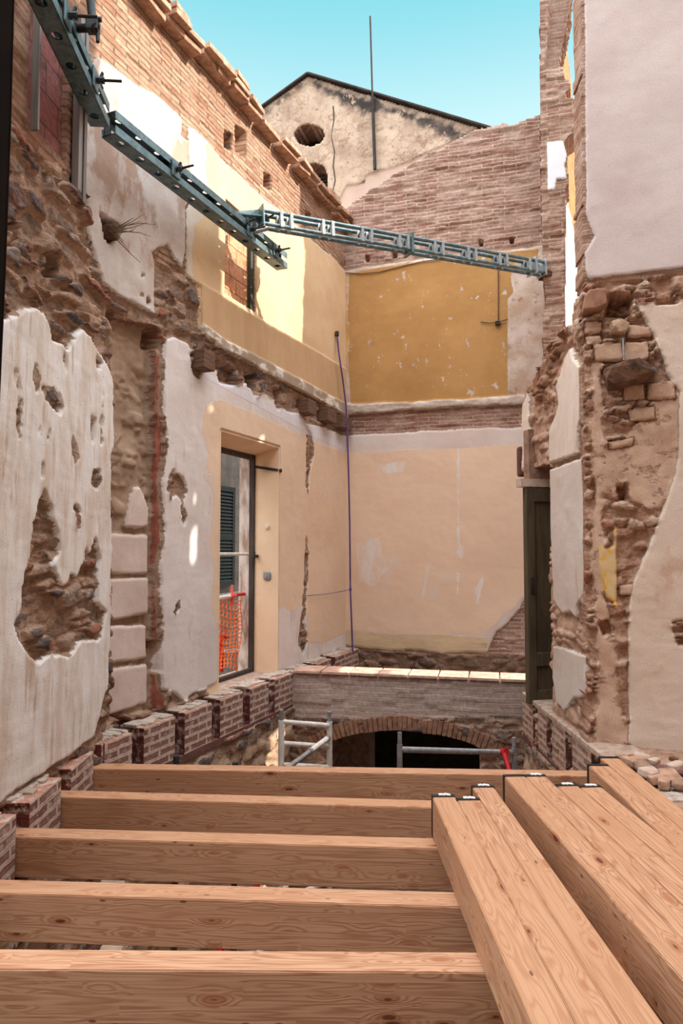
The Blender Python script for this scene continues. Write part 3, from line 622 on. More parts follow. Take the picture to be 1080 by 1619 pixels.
def along(pts, s):
    L = [math.hypot(pts[i+1][0]-pts[i][0], pts[i+1][1]-pts[i][1]) for i in range(len(pts)-1)]; s *= sum(L)
    for i, l in enumerate(L):
        if s <= l or i == len(L)-1:
            f = s/l; a, b = pts[i], pts[i+1]
            return (a[0]+(b[0]-a[0])*f, a[1]+(b[1]-a[1])*f), ((b[0]-a[0])/l, (b[1]-a[1])/l)
        s -= l
nv_ = 46
for i in range(nv_):
    (u, z), (tx, tz) = along(au, (i+.5)/nv_)
    cx = (i+.5)/nv_-.5; ang = -cx*1.05
    nx, nz = -math.sin(ang), math.cos(ang); tx, tz = nz, -nx
    w, h = .047, .15+random.uniform(-.015, .01); h0 = random.uniform(-.004, .004); pr = random.uniform(.012, .03)
    def f(p, k): return PP.w(u+tx*p[0]+nx*p[1], z+tz*p[0]+nz*p[1], pr if k else -.32)
    MB().prism([(-w/2*.92, h0), (w/2*.92, h0), (w/2*1.06, h), (-w/2*1.06, h)], f).build('arch_brick', m_vous, parapet, bevel=.004)
# tile coping on the parapet
m_tile = simple('terracotta_tile', H(206, 170, 150), H(176, 130, 112), .9, sc=10, bump=.004)
for i in range(9):
    u = .02+i*.32
    MB().box(PP.w(u+.14, ZL+.018, -.16), (.305, .37, .03), Matrix.Rotation(PP.rot()+random.uniform(-.01, .01), 3, 'Z')).build('coping_tile', m_tile, parapet, bevel=.004)
# ------------------------------------------------------------------ ledges with beam pockets
def brick_box_mat(name, c1, c2, mo, rh=.06, bw=.24, ms=.012, top=None, side=None):
    m = bpy.data.materials.new(name); m.use_nodes = True; t = m.node_tree; t.nodes.clear(); N = NT(t)
    tc = N.n('TexCoord'); ob = tc.outputs['Object']; s = N.n('SeparateXYZ', {0: ob})
    v = N.n('CombineXYZ', {0: N.m('ADD', s.outputs[0], s.outputs[1]), 1: N.m('ADD', s.outputs[2], 5.0), 2: 0.})
    wv = N.vm('ADD', v.outputs[0], N.vm('SCALE', N.vm('SUBTRACT', N.noisec(ob, 11), (.5, .5, .5)), .022))
    b = N.n('TexBrick', {'Vector': wv, 'Color1': c1, 'Color2': c2, 'Mortar': mo, 'Scale': 1., 'Mortar Size': ms, 'Mortar Smooth': .3, 'Brick Width': bw, 'Row Height': rh})
    nz = N.noise(ob, 26, 5, .65)
    col = N.mix(N.m('MULTIPLY', N.ss(N.noise(ob, 7, 5, .6), .52, .64), .75), b.outputs['Color'], mo)
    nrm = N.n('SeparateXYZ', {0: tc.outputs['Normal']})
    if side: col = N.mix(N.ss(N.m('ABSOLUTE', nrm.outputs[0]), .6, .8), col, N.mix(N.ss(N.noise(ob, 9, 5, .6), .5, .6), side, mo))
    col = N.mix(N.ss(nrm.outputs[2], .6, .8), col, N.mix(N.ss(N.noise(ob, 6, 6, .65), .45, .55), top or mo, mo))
    col = N.mix(1., col, N.ramp(nz, [(.25, (.65, .63, .62)), (.6, (1, 1, 1)), (.8, (1.12, 1.1, 1.08))]), 'MULTIPLY')
    h = N.m('ADD', N.m('MULTIPLY', b.outputs['Fac'], .006), N.m('MULTIPLY', nz, .012))
    bs = N.n('BsdfPrincipled', {'Base Color': col, 'Roughness': .93, 'Specular IOR Level': .15, 'Normal': N.n('Bump', {'Strength': 1., 'Distance': 1., 'Height': h}).outputs[0]})
    N.L(bs.outputs[0], N.n('OutputMaterial').inputs[0]); return m
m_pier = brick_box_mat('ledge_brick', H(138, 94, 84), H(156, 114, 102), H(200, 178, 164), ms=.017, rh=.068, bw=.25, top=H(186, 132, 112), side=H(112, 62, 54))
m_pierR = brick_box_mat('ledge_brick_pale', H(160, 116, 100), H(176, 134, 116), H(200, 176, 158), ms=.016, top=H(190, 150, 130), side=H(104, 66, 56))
m_mortar = simple('rough_mortar', H(190, 166, 148), H(158, 130, 112), .95, sc=14, bump=.02)
m_sockred = simple('socket_red_brick', H(116, 74, 66), H(90, 60, 54), .9, sc=12, bump=.008)
m_lime = simple('lime_rubble', H(204, 190, 178), H(168, 146, 130), .95, sc=18, bump=.025)
def ledge(pl, off, spans, sockets, name, mat, zt, zb=-1.72, hw=.066, depth=.24):
    """a row of brick piers with beam pockets between; spans = (u0, u1), pocket centres listed along u"""
    base = MB(); R = Matrix.Rotation(pl.rot(), 3, 'Z')
    u0, u1 = spans
    base.box(pl.w((u0+u1)/2, zb-.03, off-depth/2), (u1-u0, depth, .06), R)
    base.box(pl.w((u0+u1)/2, (zb+zt)/2-.02, off-depth-.02), (u1-u0, .06, zt-zb-.02), R)
    root = struct(base.build(name, m_sockred))
    es = [u0]+[e for s in sockets for e in (s-hw, s+hw)]+[u1]
    for a, b in zip(es[0::2], es[1::2]):
        if b-a < .03: continue
        c = pl.w((a+b)/2, (zt+zb)/2, off-depth/2)
        mb = MB().box(c, (b-a, depth, zt-zb), R)
        mb.build('brick_pier', mat, root, origin=c, rot=pl.rot(), bevel=.006)
        cap = MB(); n = 7                                  # crumbly mortar bed on each pier
        for i in range(n):
            uu = a+(b-a)*(i+.5)/n
            cap.box(pl.w(uu, zt+.004, off-depth*.55+random.uniform(-.02, .02)), ((b-a)/n*1.1, depth*random.uniform(.5, .8), random.uniform(.01, .03)), R)
        cap.build('mortar_bed', m_lime, root, bevel=.005)
    return root
far_s = [WL.off(.2).uv(x, y)[0] for x, y in ((219, 1150), (285, 1135), (342, 1115), (390, 1100), (430, 1085), (470, 1068), (497, 1052), (527, 1045))]
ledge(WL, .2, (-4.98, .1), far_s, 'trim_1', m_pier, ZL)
JL = [((118, 1206), (920, 1218)), ((65, 1248), (680, 1265)), ((0, 1307), (685, 1325)), ((0, 1390), (715, 1410)), ((0, 1500), (750, 1505))]
JW, JH = .125, .205
joists = []
NLE = Plane((-1.69, 4.0), (0, 1), (1, 0))
for (a, b) in JL:
    p, q = hit(*a, ZJ), hit(*b, ZJ); d = (q-p).normalized(); joists.append((p, d))
near_s = []
for p, d in joists:
    t_ = (-1.69-p.x)/d.x; near_s.append(p.y+d.y*t_-JW/2-4.0)
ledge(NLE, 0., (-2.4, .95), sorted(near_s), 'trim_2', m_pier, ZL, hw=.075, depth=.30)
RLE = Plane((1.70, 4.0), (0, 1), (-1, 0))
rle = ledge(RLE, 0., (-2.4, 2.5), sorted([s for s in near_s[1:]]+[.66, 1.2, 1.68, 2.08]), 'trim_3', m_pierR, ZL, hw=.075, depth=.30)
MB().box(RLE.w(1.5, ZL+.012, -.15), (2.0, .31, .045), Matrix.Rotation(RLE.rot(), 3, 'Z')).build('cap_slab', m_mortar, rle, bevel=.008)
# ------------------------------------------------------------------ lower walls, lower floor, slab behind the arch
mLow = wall_mat('lower_rubble', BR_BACK, RUB, [('rnd', dict(c1=H(196, 168, 142), c2=H(170, 138, 114), sc=3, ef=12, ew=.1, flake=(.55, 4, 1)))])
rubA = dict(a='rub', p=[[(-9, -9), (9, -9), (9, 9), (-9, 9)]], rough=0.)
one = lambda U, V, n1, n2, P: np.ones(U.shape)
struct(wall('wall_left_lower', WL.off(.2), -4.62, .1, ZG, -1.745, .025, one, [rubA, dict(a='rnd', p=[[(-5, -5), (0, -5), (0, -1.9), (-5, -1.9)]], rough=.1)], mLow, seed=81, raw=True, thick=.1, rub_amp=.035))
struct(wall('wall_left_near_lower', NLE, -2.4, .98, ZG, -1.745, .03, one, [rubA, dict(a='rnd', p=[[(-5, -5), (0, -5), (0, -1.9), (-5, -1.9)]], rough=.1)], mLow, seed=83, raw=True, thick=.1))
struct(wall('wall_right_lower', RLE, -2.4, 2.5, ZG, -1.745, .03, one, [rubA, dict(a='rnd', p=[[(0, -5), (5, -5), (5, -1.9), (0, -1.9)]], rough=.1)], mLow, seed=85, raw=True, thick=.1))
m_earth = simple('earth_floor', H(150, 124, 104), H(112, 90, 74), .97, sc=3, bump=.03)
struct(MB().box((1, 5, ZG-.05), (60, 60, .1)).build('floor', m_earth))
m_slab = simple('slab', H(150, 130, 114), H(126, 104, 90), .95, sc=6, bump=.01)
struct(MB().prism([PP.w(-.3, 0, -.34), PP.w(3.1, 0, -.34), BK.w(3.4, 0, .0), BK.w(-.3, 0, .0)], lambda p, k: Vector((p[0], p[1], -1.80 if k else -1.92))).build('floor_slab', m_slab))
struct(MB().box(PP.w(.0, (ZG-2.2)/2, -1.2), (1.3, .1, 1.5), Matrix.Rotation(PP.rot(), 3, 'Z')).build('trim_4', m_mortar))
struct(MB().box(PP.w(2.0, (ZG-2.2)/2, -1.6), (4.6, .05, 1.5), Matrix.Rotation(PP.rot(), 3, 'Z')).build('arch_shade_sheet', m_shade))  # dark sheet in place of the shade under the arch
m_cement = simple('grey_post', H(150, 142, 136), H(126, 118, 112), .9, bump=.004)
tag(MB().bar(PP.pt(588, 1163, -.7)+Vector((0, 0, .3)), PP.pt(588, 1163, -.7)+Vector((0, 0, -1.5)), .07, .07).build('post', m_cement, origin=PP.pt(588, 1163, -.7)+Vector((0, 0, -1.5)), bevel=.005),
    'pale grey square post in the dark under the brick arch', 'post')
# unseen wall added on the right, its gaps shaped to throw sun patches
OW = Plane((3.45, 0), (0, 1), (-1, 0))
def sunback(p):
    q = p+SUNV*((3.45-p.x)/SUNV.x); return (q.y, q.z)
def o_holes():
    hs = []
    def rect(p, du, dv):      # gap that lets the sun fall on point p
        y, z = sunback(p); hs.append([(y-du/2, z-dv/2), (y+du/2, z-dv/2), (y+du/2, z+dv/2), (y-du/2, z+dv/2)])
    for (x, y), du, dv in (((333, 638), .10, .13), ((415, 688), .10, .17), ((308, 775), .035, .34), ((308, 850), .08, .38), ((308, 605), .03, .22), ((307, 905), .025, .6)):
        rect(WL.pt(x, y, .03), du, dv)
    n = [sunback(WL.pt(x, y, .03)) for x, y in ((346, 400), (352, 440), (352, 467), (400, 499), (440, 522), (466, 537), (520, 560))]
    hs.append(n+[(8.9, n[-1][1]), (8.9, 9.5), (n[0][0]-.1, 9.5)])
    a = [sunback(PP.w(u, ZL+.03, -.1)) for u in (.95, 2.6)]
    hs.append([(a[0][0]+.3, a[0][1]), (a[1][0]+.3, a[1][1]), (a[1][0]-.35, a[1][1]), (a[0][0]-.35, a[0][1])])
    rect(WL.off(.2).w(-2.15, -1.95), .8, .42)
    return hs
OH = o_holes()
def keep_o(U, V, n1, n2, P):
    k = np.ones(U.shape)
    for h in OH: k = np.minimum(k, -(sdf(h, U, V)+n2*.012))
    return np.minimum(k, 7.38-(U-6)*.34+n1*.25-V)
struct(wall('wall_right_sun_mask', OW, 4.6, 8.42, ZG, 8.0, .03, keep_o, [dict(a='pla', p=[[(4, -4), (9, -4), (9, 9), (4, 9)]], rough=0.)],
            wall_mat('sun_mask_plaster', BR_BACK, None, [('pla', dict(c1=H(222, 204, 186), c2=H(206, 184, 164)))]), seed=91, raw=True, thick=.12))
struct(MB().box((3.6, .9, 2.2), (.3, 7.6, 11.8)).build('wall_right_sun_block', simple('sun_block_plaster', H(214, 196, 178), H(196, 174, 154), .95, sc=2)))  # added unseen wall, keeps the sun off the joists and near left wall
struct(MB().box((.4, -1.25, 2.1), (7.6, .3, 11.6)).build('wall_front_light_block', simple('light_block_brown', H(110, 88, 72), H(80, 62, 52), .95, sc=3)))  # added unseen wall behind the camera, dark to cut light from the front
# ------------------------------------------------------------------ bricked-up windows of the left wall
m_hollow = brick_box_mat('hollow_brick_red', H(136, 84, 80), H(150, 98, 92), H(96, 66, 60), rh=.21, bw=.30, ms=.006)
m_hollow2 = brick_box_mat('hollow_brick_orange', H(226, 168, 130), H(216, 152, 112), H(150, 108, 84), rh=.16, bw=.28, ms=.006)
m_zinc = simple('grey_metal_frame', H(150, 142, 136), H(110, 102, 98), .55, .4, sc=12, str_=(1, 1, .1))
m_green = simple('dark_green_frame', H(62, 70, 52), H(46, 50, 38), .6, sc=10)
def bricked(name, pl, u0, u1, z0, z1, mat, fm, dep, fr, fy=-.02):
    R = Matrix.Rotation(pl.rot(), 3, 'Z'); c = pl.w((u0+u1)/2, (z0+z1)/2, -dep)
    root = struct(MB().box(c, (u1-u0+.1, .06, z1-z0+.1), R).build(name, mat, origin=c, rot=pl.rot()))
    root.rotation_euler.z = pl.rot()
    for nm, b0, b1 in fr:
        o = MB().box(((b0[0]+b1[0])/2-(u0+u1)/2, fy, (b0[1]+b1[1])/2-(z0+z1)/2), (abs(b1[0]-b0[0]), .05, abs(b1[1]-b0[1]))).build(nm, fm, bevel=.004)
        o.parent = root
    return root
bricked('window_1', NL, w1u[0], w1u[1], w1z[0], w1z[1], m_hollow, m_zinc, .07, [('window_frame', (w1u[0], w1z[0]-.05), (w1u[0]+.018, w1z[1])), ('window_frame', (w1u[1]+.04, w1z[0]-.15), (w1u[1]+.09, w1z[1])), ('window_frame', (w1u[1]+.11, w1z[0]-.2), (w1u[1]+.15, w1z[1]))], fy=-.11)
bricked('window_2', WL, w2u[0], w2u[1], w2z[0], w2z[1], m_hollow2, m_green, .08, [('window_frame', (w2u[1]-.06, w2z[0]), (w2u[1], w2z[1])), ('window_frame', (w2u[0], w2z[1]-.05), (w2u[1], w2z[1]))], fy=-.05)
# ------------------------------------------------------------------ big opening in the left wall
m_tan = simple('tan_reveal_plaster', H(232, 200, 166), H(224, 190, 156), .92, sc=3, bump=.004)
m_oldjamb = simple('peeling_outer_jamb', H(206, 190, 178), H(150, 122, 104), .93, sc=5, bump=.012, str_=(3, 3, .8))
m_frame = simple('dark_brown_frame', H(74, 60, 52), H(52, 42, 38), .75, sc=14, bump=.003, str_=(2, 2, .3))
s_ = .285
win = struct(MB().box(WL.w((OPEN_U0+OPEN_U1)/2, OPEN_B-.02, -.14), (OPEN_U1-OPEN_U0, .34, .06), Matrix.Rotation(WL.rot(), 3, 'Z')).build('window_3', m_mortar))
IT = OPEN_T-.075
MB().add([WL.w(OPEN_U1-.03, OPEN_B, .02), WL.w(OPEN_U1-.03, OPEN_T, .02), WL.w(OPEN_U1-.03, IT, -s_), WL.w(OPEN_U1-.03, OPEN_B, -s_), WL.w(OPEN_U1+.3, OPEN_B, .0), WL.w(OPEN_U1+.3, OPEN_T+.1, .0), WL.w(OPEN_U1+.3, OPEN_T, -s_), WL.w(OPEN_U1+.3, OPEN_B, -s_)],
         [(0, 1, 2, 3), (0, 4, 5, 1), (1, 5, 6, 2), (2, 6, 7, 3), (0, 3, 7, 4), (4, 7, 6, 5)]).build('right_reveal', m_tan, win)
MB().add([WL.w(OPEN_U0+.02, OPEN_B, .02), WL.w(OPEN_U0+.02, OPEN_T, .02), WL.w(OPEN_U0+.02, IT, -s_), WL.w(OPEN_U0+.02, OPEN_B, -s_), WL.w(OPEN_U0-.3, OPEN_B, .0), WL.w(OPEN_U0-.3, OPEN_T+.1, .0), WL.w(OPEN_U0-.3, OPEN_T, -s_), WL.w(OPEN_U0-.3, OPEN_B, -s_)],
         [(3, 2, 1, 0), (1, 5, 4, 0), (2, 6, 5, 1), (3, 7, 6, 2), (4, 7, 3, 0), (5, 6, 7, 4)]).build('left_reveal', m_tan, win)
MB().add([WL.w(OPEN_U0-.1, OPEN_T-.025, .015), WL.w(OPEN_U1+.1, OPEN_T-.025, .015), WL.w(OPEN_U1+.1, IT-.02, -s_), WL.w(OPEN_U0-.1, IT-.02, -s_), WL.w(OPEN_U0-.1, OPEN_T+.2, .0), WL.w(OPEN_U1+.1, OPEN_T+.2, .0), WL.w(OPEN_U1+.1, OPEN_T+.2, -s_), WL.w(OPEN_U0-.1, OPEN_T+.2, -s_)],
         [(0, 1, 2, 3), (0, 4, 5, 1), (1, 5, 6, 2), (2, 6, 7, 3), (3, 7, 4, 0), (4, 7, 6, 5)]).build('soffit', m_tan, win)
R = Matrix.Rotation(WL.rot(), 3, 'Z')
for nm, a, b in (('window_frame', (OPEN_U1-.055, OPEN_B), (OPEN_U1, IT-.02)), ('window_frame', (OPEN_U0, OPEN_B), (OPEN_U0+.05, IT-.02)), ('window_frame', (OPEN_U0+.05, IT-.075), (OPEN_U1-.055, IT-.02)), ('window_sill', (OPEN_U0+.05, OPEN_B), (OPEN_U1-.055, OPEN_B+.05))):
    MB().box(WL.w((a[0]+b[0])/2, (a[1]+b[1])/2, -s_-.03), (b[0]-a[0], .06, b[1]-a[1]), R).build(nm, m_frame, win, bevel=.004)
MB().box(WL.w(OPEN_U1+.02, (OPEN_B+IT)/2, -.41), (.16, .13, IT-OPEN_B+.6), R).build('outer_jamb', m_oldjamb, win)
MB().box(WL.w(OPEN_U0-.02, (OPEN_B+IT)/2, -.41), (.16, .13, IT-OPEN_B+.6), R).build('outer_jamb', m_oldjamb, win)
MB().box(WL.w((OPEN_U0+OPEN_U1)/2, IT+.16, -.41), (OPEN_U1-OPEN_U0, .13, .26), R).build('outer_lintel', m_oldjamb, win)
MB().box(WL.w((OPEN_U0+OPEN_U1)/2, OPEN_B-.03, -.41), (OPEN_U1-OPEN_U0+.2, .2, .08), R).build('outer_sill', m_mortar, win)
# street building across, with a green shutter
m_street = simple('grey_street_render', H(112, 106, 100), H(88, 82, 78), .95, sc=4, bump=.01)
ST = WL.off(-3.6)
str_b = thing('street_building', 'weathered grey building seen through the tall opening in the left wall', 'building', ST.w(.5, ZG))
MB().box(ST.w(1.2, .5, -.2), (9, .4, 9.5), R).build('facade', m_street, str_b)
a0 = ST.uv(330, 766); a1 = ST.uv(363.5, 926)
m_shut = simple('dark_green_shutter', H(26, 38, 36), H(18, 26, 25), .7, sc=10)
sh = MB(); w_ = a1[0]-a0[0]; h_ = a0[1]-a1[1]
for u_ in (a0[0]+.04, a1[0]-.04): sh.box(ST.w(u_, (a0[1]+a1[1])/2, .08), (.09, .06, h_), R)
for z_ in (a0[1]-.05, (a0[1]+a1[1])/2, a1[1]+.05): sh.box(ST.w((a0[0]+a1[0])/2, z_, .08), (w_, .055, .1), R)
so = sh.build('shutter', m_shut, str_b, bevel=.004)
ns = 26; sl = MB(); Rs = R @ Matrix.Rotation(math.radians(-35), 3, 'X')
for i in range(ns): sl.box(ST.w((a0[0]+a1[0])/2, a1[1]+.1+(h_-.2)*(i+.5)/ns, .08), (w_-.14, .012, h_/ns*1.25), Rs)
o = sl.build('slats', m_shut, so, origin=so.matrix_world.translation+Vector(str_b.location)); o.location = (0, 0, 0)
MB().box(ST.w(a0[0]-.3+.2, (a0[1]+a1[1])/2, .01), (w_+.2, .05, h_*1.0), R).build('window_recess', m_shade, str_b)  # flat dark panel painted as a shaded recess behind the shutter
# guard tubes, clamps and orange net outside the opening
m_galv = simple('galvanised_tube', H(176, 176, 176), H(140, 140, 142), .42, .55, sc=20)
m_white = simple('white_painted_tube', H(232, 226, 218), H(206, 196, 186), .5, 0., sc=14)
m_red = simple('red_painted_steel', H(196, 30, 34), H(160, 22, 30), .5, 0., sc=14)
m_orange = simple('orange_plastic_net', H(246, 124, 44), H(238, 104, 30), .55)
def wtube(name, x0, y0, x1, y1, o, r, mat, label, cat='tube', group=None):
    a, b = WL.pt(x0, y0, o), WL.pt(x1, y1, o)
    d = (b-a).normalized()
    return tag(MB().tube(a-d*.3, b, r, 12).build(name, mat, smooth=True, origin=a), label, cat, group)
wtube('guard_batten', 344, 876, 392, 876, -.33, .018, m_white, 'pale thin rail crossing the tall opening above the dark tube', 'rail')
wtube('scaffold_tube', 344, 943, 383, 937, -.75, .024, m_galv, 'grey steel tube across the opening just above the orange net', 'tube')
gr = thing('guard_rail', 'white guard rail with red wall bracket holding the orange net', 'rail', WL.pt(390, 938, -.40))
a, b = WL.pt(344, 946, -.4), WL.pt(372, 941, -.4); d = (b-a).normalized()
MB().tube(a-d*.8, b, .022).build('rail_tube', m_white, gr, smooth=True)
MB().tube(b-d*.02, WL.pt(392, 938, -.4), .018).build('red_tube', m_red, gr, smooth=True)
c = WL.pt(393, 937, -.4); MB().box(c, (.03, .12, .16), R).bar(c+Vector((0, 0, .08)), c-Vector((0, 0, .08)), .1, .05).build('bracket', m_red, gr, bevel=.008)
c = WL.pt(367, 942, -.4); MB().bar(c+Vector((0, 0, .12)), c-Vector((0, 0, .10)), .03, .03).tube(c-d*.05, c+d*.05, .032).build('clamp', simple('pale_red', H(226, 100, 90), None, .5), gr, bevel=.005)
net = MB(); nx, ny = 11, 16
def npt(i, j):
    fx, fy = i/nx, j/ny
    x = 318+(380-318)*fx + 6*math.sin(fy*5)*fx*fy; y = 948+(1050-948)*fy+10*fx*fy
    x -= 6*fy*(1-fx)*0; y += 3*math.sin(fx*9+fy*4)
    return WL.pt(x, y, -.42-.05*math.sin(fx*7+fy*5)*fy)
G_ = [[npt(i+(.25 if j % 2 else 0)*(i < nx), j) for i in range(nx+1)] for j in range(ny+1)]
for j in range(ny+1): net.path(G_[j], .006, 5)
for i in range(nx+1): net.path([G_[j][i] for j in range(ny+1)], .006, 5)
tag(net.build('safety_net', m_orange), 'orange plastic mesh net hanging in the tall opening', 'net')
t = thing('red_prop_foot', 'small red metal fitting behind the orange net in the opening', 'fitting', WL.pt(352, 1008, -.7))
MB().tube(WL.pt(346, 1010, -.7), WL.pt(356, 1006, -.7), .05).build('collar', m_red, t, smooth=True)
MB().tube(WL.pt(350, 1008, -.7), WL.pt(350, 1062, -.7), .025).build('shaft', m_red, t, smooth=True)
tag(MB().bar(WL.pt(343, 1040, -.8)-Vector((.6, 0, 0)), WL.pt(382, 1030, -.8), .3, .04).build('plank', m_galv), 'pale scaffold plank low outside the tall opening', 'plank')
tag(MB().bar(WL.pt(404, 738, -.25), WL.pt(443, 744, .03), .02, .03).tube(WL.pt(443, 744, .03), WL.pt(443, 744, .03)+Vector((.02, 0, 0)), .02, 8).build('iron_bar', m_rust), 'dark iron bar bridging the upper right corner of the tall opening', 'bar')
hk = thing('hinge_pintle', 'rusty hinge pin at mid height on the right reveal of the opening', 'hinge', WL.w(OPEN_U1, WL.uv(408, 880)[1], -.25))
c = Vector(hk.location); MB().bar(c, c+Vector((-.12, -.28, 0))*.3, .03, .03).build('arm', m_rust, hk); MB().tube(c+Vector((-.04, -.09, -.03)), c+Vector((-.04, -.09, .05)), .014).build('pin', m_rust, hk)
c = WL.w(OPEN_U1-.04, WL.uv(424, 832)[1], -.12)
tag(MB().box(c, (.03, .04, .04), R).build('switch_box', m_white, bevel=.006), 'tiny pale box on the tan reveal, above the torn plaster hole', 'box')
tag(rock('plaster_scar', WL.w(OPEN_U1-.035, WL.uv(424, 912)[1], -.12), (.012, .05, .05), simple('grey_scar', H(150, 150, 152), H(110, 108, 108), .9), seed=5, rotz=WL.rot()), 'grey rough filled hole on the tan reveal of the opening', 'patch')
# ------------------------------------------------------------------ cut beam ends in the left wall
m_oldwood = simple('old_sawn_wood', H(120, 88, 66), H(82, 58, 44), .85, sc=6, bump=.008, str_=(1, 1, 9))
stubs = [((299, 553, 323, 582), 'reddish brown sawn beam end above the white plaster, leftmost of the cut ends'), ((468, 631, 487, 652), 'weathered beam end just left of the vertical wall crack'),
         ((500, 644, 520, 666), 'weathered beam end between two others near the room corner'), ((524, 657, 545, 676), 'grey brown beam end nearest the purple strap')]
for (x0, y0, x1, y1), lb in stubs:
    a = WL.uv(x0+2, y0+4); b = WL.uv(x1-4, y1-2); w = max(.11, b[0]-a[0]); h = .17
    c = WL.w(a[0]+w/2, (a[1]+b[1])/2-.02, .02)
    tag(MB().box(c, (w, .26, h), R).build('beam_end', m_oldwood, origin=c, rot=0, bevel=.006), lb, 'beam end', 'cut beam ends in the left wall')
# ------------------------------------------------------------------ brick coping course on the left wall
m_cop = simple('loose_coping_brick', H(192, 154, 128), H(152, 112, 90), .95, sc=13, bump=.016)
SEG = [((205, -14), (248, 26)), ((252, 30), (302, 82)), ((306, 86), (352, 128)), ((354, 134), (399, 184)), ((402, 192), (430, 220)), ((432, 222), (457, 258)), ((460, 260), (490, 292)), ((492, 296), (522, 330)), ((524, 336), (545, 358))]
for (a, b) in SEG:
    ua, za = WL.uv(a[0], a[1]); ub, zb = WL.uv(b[0], b[1]); L = ub-ua; zc = (za+zb)/2
    for k in range(3):
        n = max(1, int(round(L/.30)))
        for i in range(n):
            if random.random() < (.05, .12, .4)[k]: continue
            u = ua+L*(i+.5)/n+random.uniform(-.015, .015)
            c = WL.w(u, zc+k*.062-.03+random.uniform(-.006, .006), .04+.045*min(k, 1)+random.uniform(-.015, .02)-.06)
            M = Matrix.Rotation(WL.rot()+random.uniform(-.1, .1), 3, 'Z') @ Matrix.Rotation(random.uniform(-.06, .06), 3, 'Y')
            MB().box(c, (L/n*.97, .26, .052), M).build('coping_brick', m_cop, wall_left, bevel=.006)
# ------------------------------------------------------------------ steel walers
m_steel = simple('blue_grey_galvanised_steel', H(112, 136, 140), H(80, 100, 106), .45, .45, sc=18)
m_steel_d = simple('grey_black_steel', H(70, 76, 78), H(48, 52, 54), .5, .5, sc=18)
def waler(label, p0, p1, nh, rods, out):
    """double U channel lying on its side, slot towards the room, drilled webs above and below"""
    p0 = Vector(p0); p1 = Vector(p1); x = (p1-p0); L = x.length; x.normalize()
    y = out-(out.dot(x))*x; y.normalize(); z = x.cross(y); z = z if z.z > 0 else -z
    root = thing('steel_waler', label, 'steel beam', p0, 'steel walers along the left wall')
    for s in (-1, 1):
        mb = MB(); rr = .033; hs = [L*(i+.5)/nh for i in range(nh)]; wd = .13; th = .008
        zc = s*.085
        # web, cut with round holes: a strip of quads around each hole
        segs = 14
        for i, h in enumerate(hs):
            x0 = L*i/nh; x1 = L*(i+1)/nh
            ring = []; outer = []
            for k in range(segs):
                t = 2*math.pi*k/segs; ring.append((h+rr*math.cos(t), rr*math.sin(t)))
                cx, sy = math.cos(t), math.sin(t); hx = (x1-x0)/2; hy = wd/2
                f = min(hx/abs(cx) if abs(cx) > 1e-6 else 9, hy/abs(sy) if abs(sy) > 1e-6 else 9); outer.append((h+cx*f, sy*f))
            cr = [(x1, wd/2), (x0, wd/2), (x0, -wd/2), (x1, -wd/2)]
            for dz in (0, th):
                P3 = lambda q: p0+x*q[0]+y*q[1]+z*(zc-s*dz)
                for k in range(segs):
                    kk = (k+1) % segs; a_, b_ = outer[k], outer[kk]
                    pts = [ring[k], a_]
                    for cc in cr:
                        if abs(a_[0]-cc[0]) > 1e-4 and abs(a_[1]-cc[1]) > 1e-4: continue
                        if (abs(a_[0]-cc[0]) < 1e-4 and abs(b_[1]-cc[1]) < 1e-4) or (abs(a_[1]-cc[1]) < 1e-4 and abs(b_[0]-cc[0]) < 1e-4):
                            if abs(a_[0]-b_[0]) > 1e-4 and abs(a_[1]-b_[1]) > 1e-4: pts.append(cc); break
                    pts += [b_, ring[kk]]
                    mb.add([P3(q) for q in pts], [tuple(range(len(pts)))])
        for sy in (-1, 1):
            c = p0+x*L/2+y*(sy*(wd/2-th/2))+z*(zc-s*.03)
            mb.box(c, (L, th, .06), Matrix((x, y, z)).transposed())
        mb.build('channel', m_steel, root)
    for h in (.02, L/4, L/2, L*3/4, L-.02): MB().box(p0+x*h-y*.03, (.012 if h < .1 or h > L-.1 else .05, .06, .16), Matrix((x, y, z)).transposed()).build('spacer', m_steel_d, root)
    for h in rods:
        c = p0+x*h
        rd = MB().tube(c-y*.06, c+y*.24, .009, 8).build('tie_rod', m_rust, root, smooth=True)
        MB().box(c+y*.075, (.11, .012, .13), Matrix((x, y, z)).transposed()).build('washer_plate', m_steel, root, bevel=.003)
        mb = MB().tube(c+y*.085, c+y*.13, .022, 8)
        for s2 in (-1, 1): mb.bar(c+y*.10, c+y*.12+z*s2*.05, .02, .012)
        mb.build('wing_nut', m_steel_d, root)
    return x, y, z
def wl_pt(px, py, o): return WL.pt(px, py, o)
e0 = atY(158, 182, 4.60); e1 = atY(84, 20, 3.68); dirv = (e1-e0).normalized()
a1_ = e0; b1_ = e0+dirv*2.2
L1 = 2.2
def s_at(px, py, p0, p1):
    r = Vector(ray(px, py)).normalized(); d = (p1-p0).normalized(); n = r.cross(d).cross(r)
    return max(.05, min((p1-p0).length-.05, -(p0.dot(n))/(d.dot(n))))
waler('dark steel double channel high at the upper left, running past the red bricked window', a1_, b1_, 9, [s_at(148, 120, a1_, b1_), s_at(100, 18, a1_, b1_)], Vector((1, -.1, 0)))
a2_ = WL.pt(172, 196, .28); b2_ = WL.pt(446, 414, .26)
waler('long blue grey double channel on the left wall, the truss rests on its far end', a2_, b2_, 12, [s_at(275, 258, a2_, b2_), s_at(383, 368, a2_, b2_), s_at(425, 400, a2_, b2_)], Vector((.924, -.3825, 0)))
